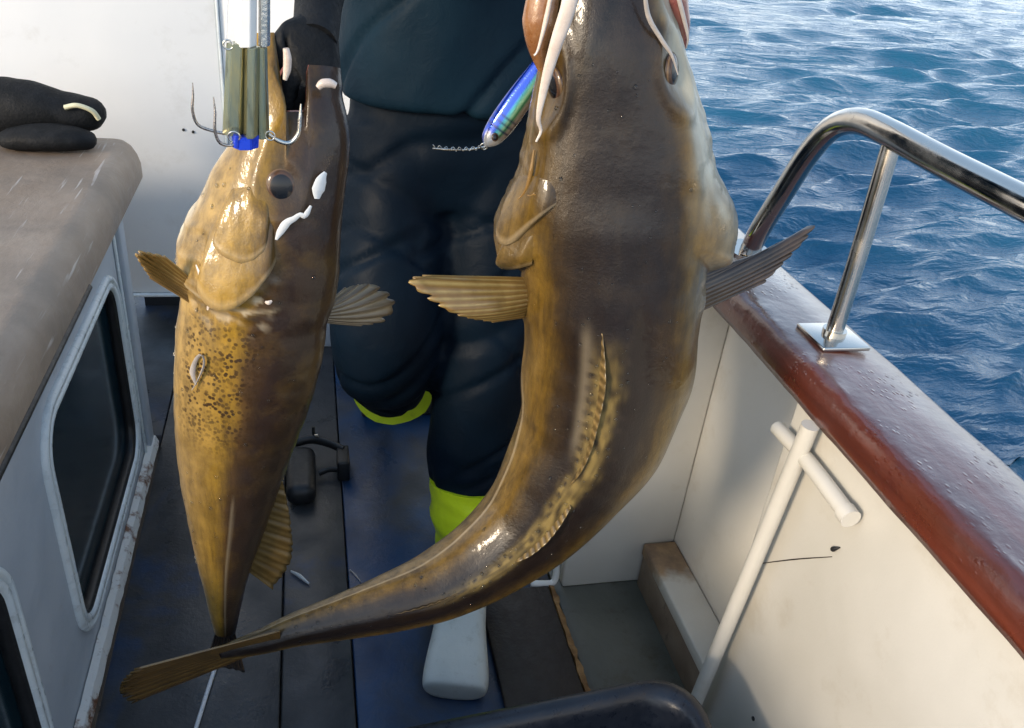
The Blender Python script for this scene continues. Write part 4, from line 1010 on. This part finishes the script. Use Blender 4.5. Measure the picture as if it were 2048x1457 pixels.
# gloves with fingers hooked into the fish
def glove(wrist, palm, fdir, side, name='glove', curl=-1, parent=None, mat=None, wd=1.0):
    w0 = Vector(wrist); p0 = Vector(palm); d = Vector(fdir).normalized(); s = Vector(side).normalized(); k = d.cross(s)*curl
    Jt = {'palm': (p0, (.036*wd, .020)), 'wr': (p0*.45+w0*.55, (.027*wd, .022)), 'cuff': (w0, (.036*wd, .034*wd))}; E = [('palm', 'wr'), ('wr', 'cuff')]
    for i, (o_, ln) in enumerate(((-.030, .052), (-.010, .060), (.010, .057), (.029, .046))):
        b = p0+d*.030+s*o_*.9*wd; a1 = b+d*ln*.5+k*.006; a2 = a1+d*ln*.35+k*.022; a3 = a2+d*.004+k*.022
        for nme, pp, r in ((f'a{i}', b, .0115), (f'b{i}', a1, .0105), (f'c{i}', a2, .0098), (f'd{i}', a3, .0085)): Jt[nme] = (pp, r)
        E += [('palm', f'a{i}'), (f'a{i}', f'b{i}'), (f'b{i}', f'c{i}'), (f'c{i}', f'd{i}')]
    t0 = p0-d*.012+s*-.036*wd; t1 = t0+d*.026-s*.018*wd+k*.010; t2 = t1+d*.024-s*.004+k*.012
    for nme, pp, r in (('t0', t0, .013), ('t1', t1, .012), ('t2', t2, .0095)): Jt[nme] = (pp, r)
    E += [('palm', 't0'), ('t0', 't1'), ('t1', 't2')]
    return skinned(name, Jt, E, mat or MAT['glove'], parent, 2)
gl = glove(tuple(pt(640, -40, .93)), tuple(pt(628, 105, .845)), np.array(pt(612, 240, .835))-np.array(pt(630, 60, .85)), (1, .1, 0), parent=fisher, wd=.74)
tube('cuff', [pt(650, -150, .985), pt(643, -60, .935), pt(636, 20, .895), pt(630, 90, .86)], [.042, .036, .0285, .0265], MAT['glove'], fisher, 24, n=26, flat=.8)
glove(tuple(np.array(pt(1240, -330, .98))), handR, (-.05, -.45, -.4), (1, 0, 0), parent=fisher)
# boots
def boot(toe, heel, ankle, top, parent, rm=1.0):
    toe, heel, ankle, top = (np.asarray(v, float) for v in (toe, heel, ankle, top))
    bt = None
    d = toe-heel; L = np.linalg.norm(d); d = d/L; up = ankle-(heel+d*.06); up /= np.linalg.norm(up); sd = np.cross(d, up); sd /= np.linalg.norm(sd); up = np.cross(sd, d)
    # foot: sections from heel to toe
    secs = [(0.0, .036, .030, .05), (.02, .046, .04, .10), (.07, .052, .048, .145), (.13, .052, .044, .118), (.19, .053, .036, .084), (.25, .062, .030, .066), (.30, .066, .026, .058), (L-.004, .064, .02, .05), (L, .056, .018, .042)]
    vv, ff = [], []; n = 28
    for t, w_, _, h in secs:
        for j in range(n):
            a = 2*math.pi*j/n; x = math.cos(a); y = math.sin(a)
            xx = math.copysign(abs(x)**.5, x)*w_; yy = (y*.5+.5)
            yy = yy**.8*h
            vv.append(heel+d*t+sd*xx+up*yy)
    m = len(secs); ff = [(i*n+j, i*n+(j+1) % n, (i+1)*n+(j+1) % n, (i+1)*n+j) for i in range(m-1) for j in range(n)]+[tuple(range(n))[::-1], tuple((m-1)*n+j for j in range(n))]
    ft = mesh_obj('boot_foot', vv, ff, MAT['whiteboot'], None, True)
    sb = ft.modifiers.new('sub', 'SUBSURF'); sb.levels = 2; sb.render_levels = 2
    shaft = tube('boot', [ankle-up*.035, ankle+(top-ankle)*.25, ankle+(top-ankle)*.6, top], [.058*rm, .066*rm, .082*rm, .090*rm], MAT['lime'], None, 28, n=30)
    me = shaft.data
    for v in me.vertices:
        c = Vector(v.co); k_ = .006*mnoise.noise(Vector((c.x*10+c.z*16, c.y*10, c.z*26)))+.004*abs(mnoise.noise(Vector((c.x*30, c.y*30, c.z*18+c.x*20))))
        ax = Vector(ankle+(top-ankle)*max(0, min(1, (v.co.z-ankle[2])/max(.05, top[2]-ankle[2])))); v.co += (c-ax).normalized()*k_
    keep(shaft, parent); ft.parent = shaft; ft.location = -Vector(shaft.location)-Vector(parent.location)
    return shaft
boot((.248, 1.055, .002), (.315, 1.375, .002), (.313, 1.335, .105), (.318, 1.372, .30), fisher)
boot((.212, 2.12, .098), (.198, 2.075, .380), (.193, 1.97, .305), (.178, 1.65, .352), fisher, 1.06)

# ------------------------------------------------------------------ small things on deck and casing
gv = tag(empty('black_glove', (-.56, 2.06, .776)), 'black padded glove with pale piping lying on the weathered casing top', 'glove')
def lump(name, path, mat, par, flat=1.0):
    A = smooth_path(path, 40); P = A[:, :3]; T = np.gradient(P, axis=0); T /= np.linalg.norm(T, axis=1)[:, None]
    vv = []; n = 30
    for i in range(len(P)):
        up = np.array([0, 0, 1.])-T[i]*T[i][2]; up /= np.linalg.norm(up); s_ = np.cross(T[i], up)
        for j in range(n):
            a = 2*math.pi*j/n; r_ = 1+.06*mnoise.noise(Vector(P[i])*30+Vector((math.cos(a), math.sin(a), 0)))
            vv.append(P[i]+A[i, 3]*r_*math.cos(a)*s_+A[i, 4]*r_*math.sin(a)*up)
    m = len(P); ff = [(i*n+j, i*n+(j+1) % n, (i+1)*n+(j+1) % n, (i+1)*n+j) for i in range(m-1) for j in range(n)]+[tuple(range(n))[::-1], tuple((m-1)*n+j for j in range(n))]
    return keep(mesh_obj(name, vv, ff, mat, None, True), par)
lump('cuff', [(-.80, 2.10, .835, .02, .02), (-.775, 2.10, .838, .05, .055), (-.72, 2.10, .842, .062, .064), (-.655, 2.10, .843, .062, .060), (-.595, 2.10, .836, .056, .048), (-.545, 2.10, .836, .048, .040), (-.515, 2.10, .838, .036, .030), (-.500, 2.10, .838, .012, .012)], MAT['glove'], gv)
lump('thumb', [(-.70, 2.02, .792, .02, .012), (-.68, 2.015, .798, .038, .022), (-.62, 2.01, .804, .046, .028), (-.56, 2.012, .803, .040, .027), (-.52, 2.02, .797, .022, .018), (-.51, 2.022, .795, .006, .006)], MAT['glove'], gv)
tube('piping', [(-.572, 2.052, .860), (-.545, 2.050, .866), (-.518, 2.056, .854), (-.508, 2.064, .834)], .0055, MAT['stripe'], gv, 10, n=24)

for _c in gv.children: _c.location.x += .048
ck = tag(empty('black_clamp', (0, 1.82, 0)), 'black plastic clamp with an arm lying on the grey deck between cod and knee', 'clamp')
g = lambda px, py, z=0.0: on(px, py, 'z', z)
b0 = g(605, 985); b1 = g(600, 920)
box('clamp_base', (-.075, 1.66, .001), (-.002, 1.85, .060), MAT['rubber'], ck, .024, 4)
tube('arm', [(-.055, 1.86, .055), (-.01, 1.865, .062), (.035, 1.845, .06), (.07, 1.82, .055)], [.012, .014, .013, .012], MAT['rubber'], ck, 12, n=24, flat=.7)
box('jaw_block', (.052, 1.755, .001), (.084, 1.835, .062), MAT['rubber'], ck, .006)
tube('lower_arm', [(.06, 1.77, .03), (.03, 1.775, .028), (.005, 1.77, .02)], .009, MAT['rubber'], ck, 10, n=14, flat=.6)
tube('pin', [(-.005, 1.868, .06), (-.006, 1.868, .10)], .004, MAT['rubber'], ck, 8, n=6)
tube('screw_end', [(.0, 1.862, .075), (.008, 1.857, .078)], .006, MAT['chrome'], ck, 10, n=5)
cd = tag(empty('cord', tuple(g(415, 1385))), 'thin white cord lying on the dark deck below the curled tail', 'cord')
tube('cord_strand', [g(442, 1300, .006), g(425, 1352, .006), g(408, 1405, .006), g(388, 1470, .006), g(370, 1530, .006)], .0042, MAT['hairline'], cd, 8, n=40)
sp_ = tag(empty('white_scrap', tuple(g(605, 1155))), 'small curved white scrap lying on the deck under the smaller cod', 'scrap')
tube('scrap_strip', [g(582, 1143, .006), g(600, 1153, .009), g(618, 1168, .005)], [.003, .006, .003], MAT['whiteplastic'], sp_, 8, n=16, flat=.6)
sp2 = tag(empty('white_elbow', tuple(g(1090, 1165))), 'white bent pipe end at the foot of the cream cross panel', 'pipe')
tube('elbow_pipe', [g(1062, 1168, .012), g(1085, 1168, .012), g(1105, 1166, .012), g(1112, 1150, .03), g(1113, 1120, .07)], .008, MAT['whiteplastic'], sp2, 10, n=26)
fl = tag(empty('fish_scrap', tuple(g(712, 1152))), 'tiny pale flake on the deck just above the curled tail of the larger cod', 'scrap')
tube('flake', [g(700, 1140, .004), g(712, 1152, .004), g(722, 1165, .004)], [.002, .003, .0015], MAT['tooth'], fl, 8, n=10, flat=.5)
fl.location = fl.location
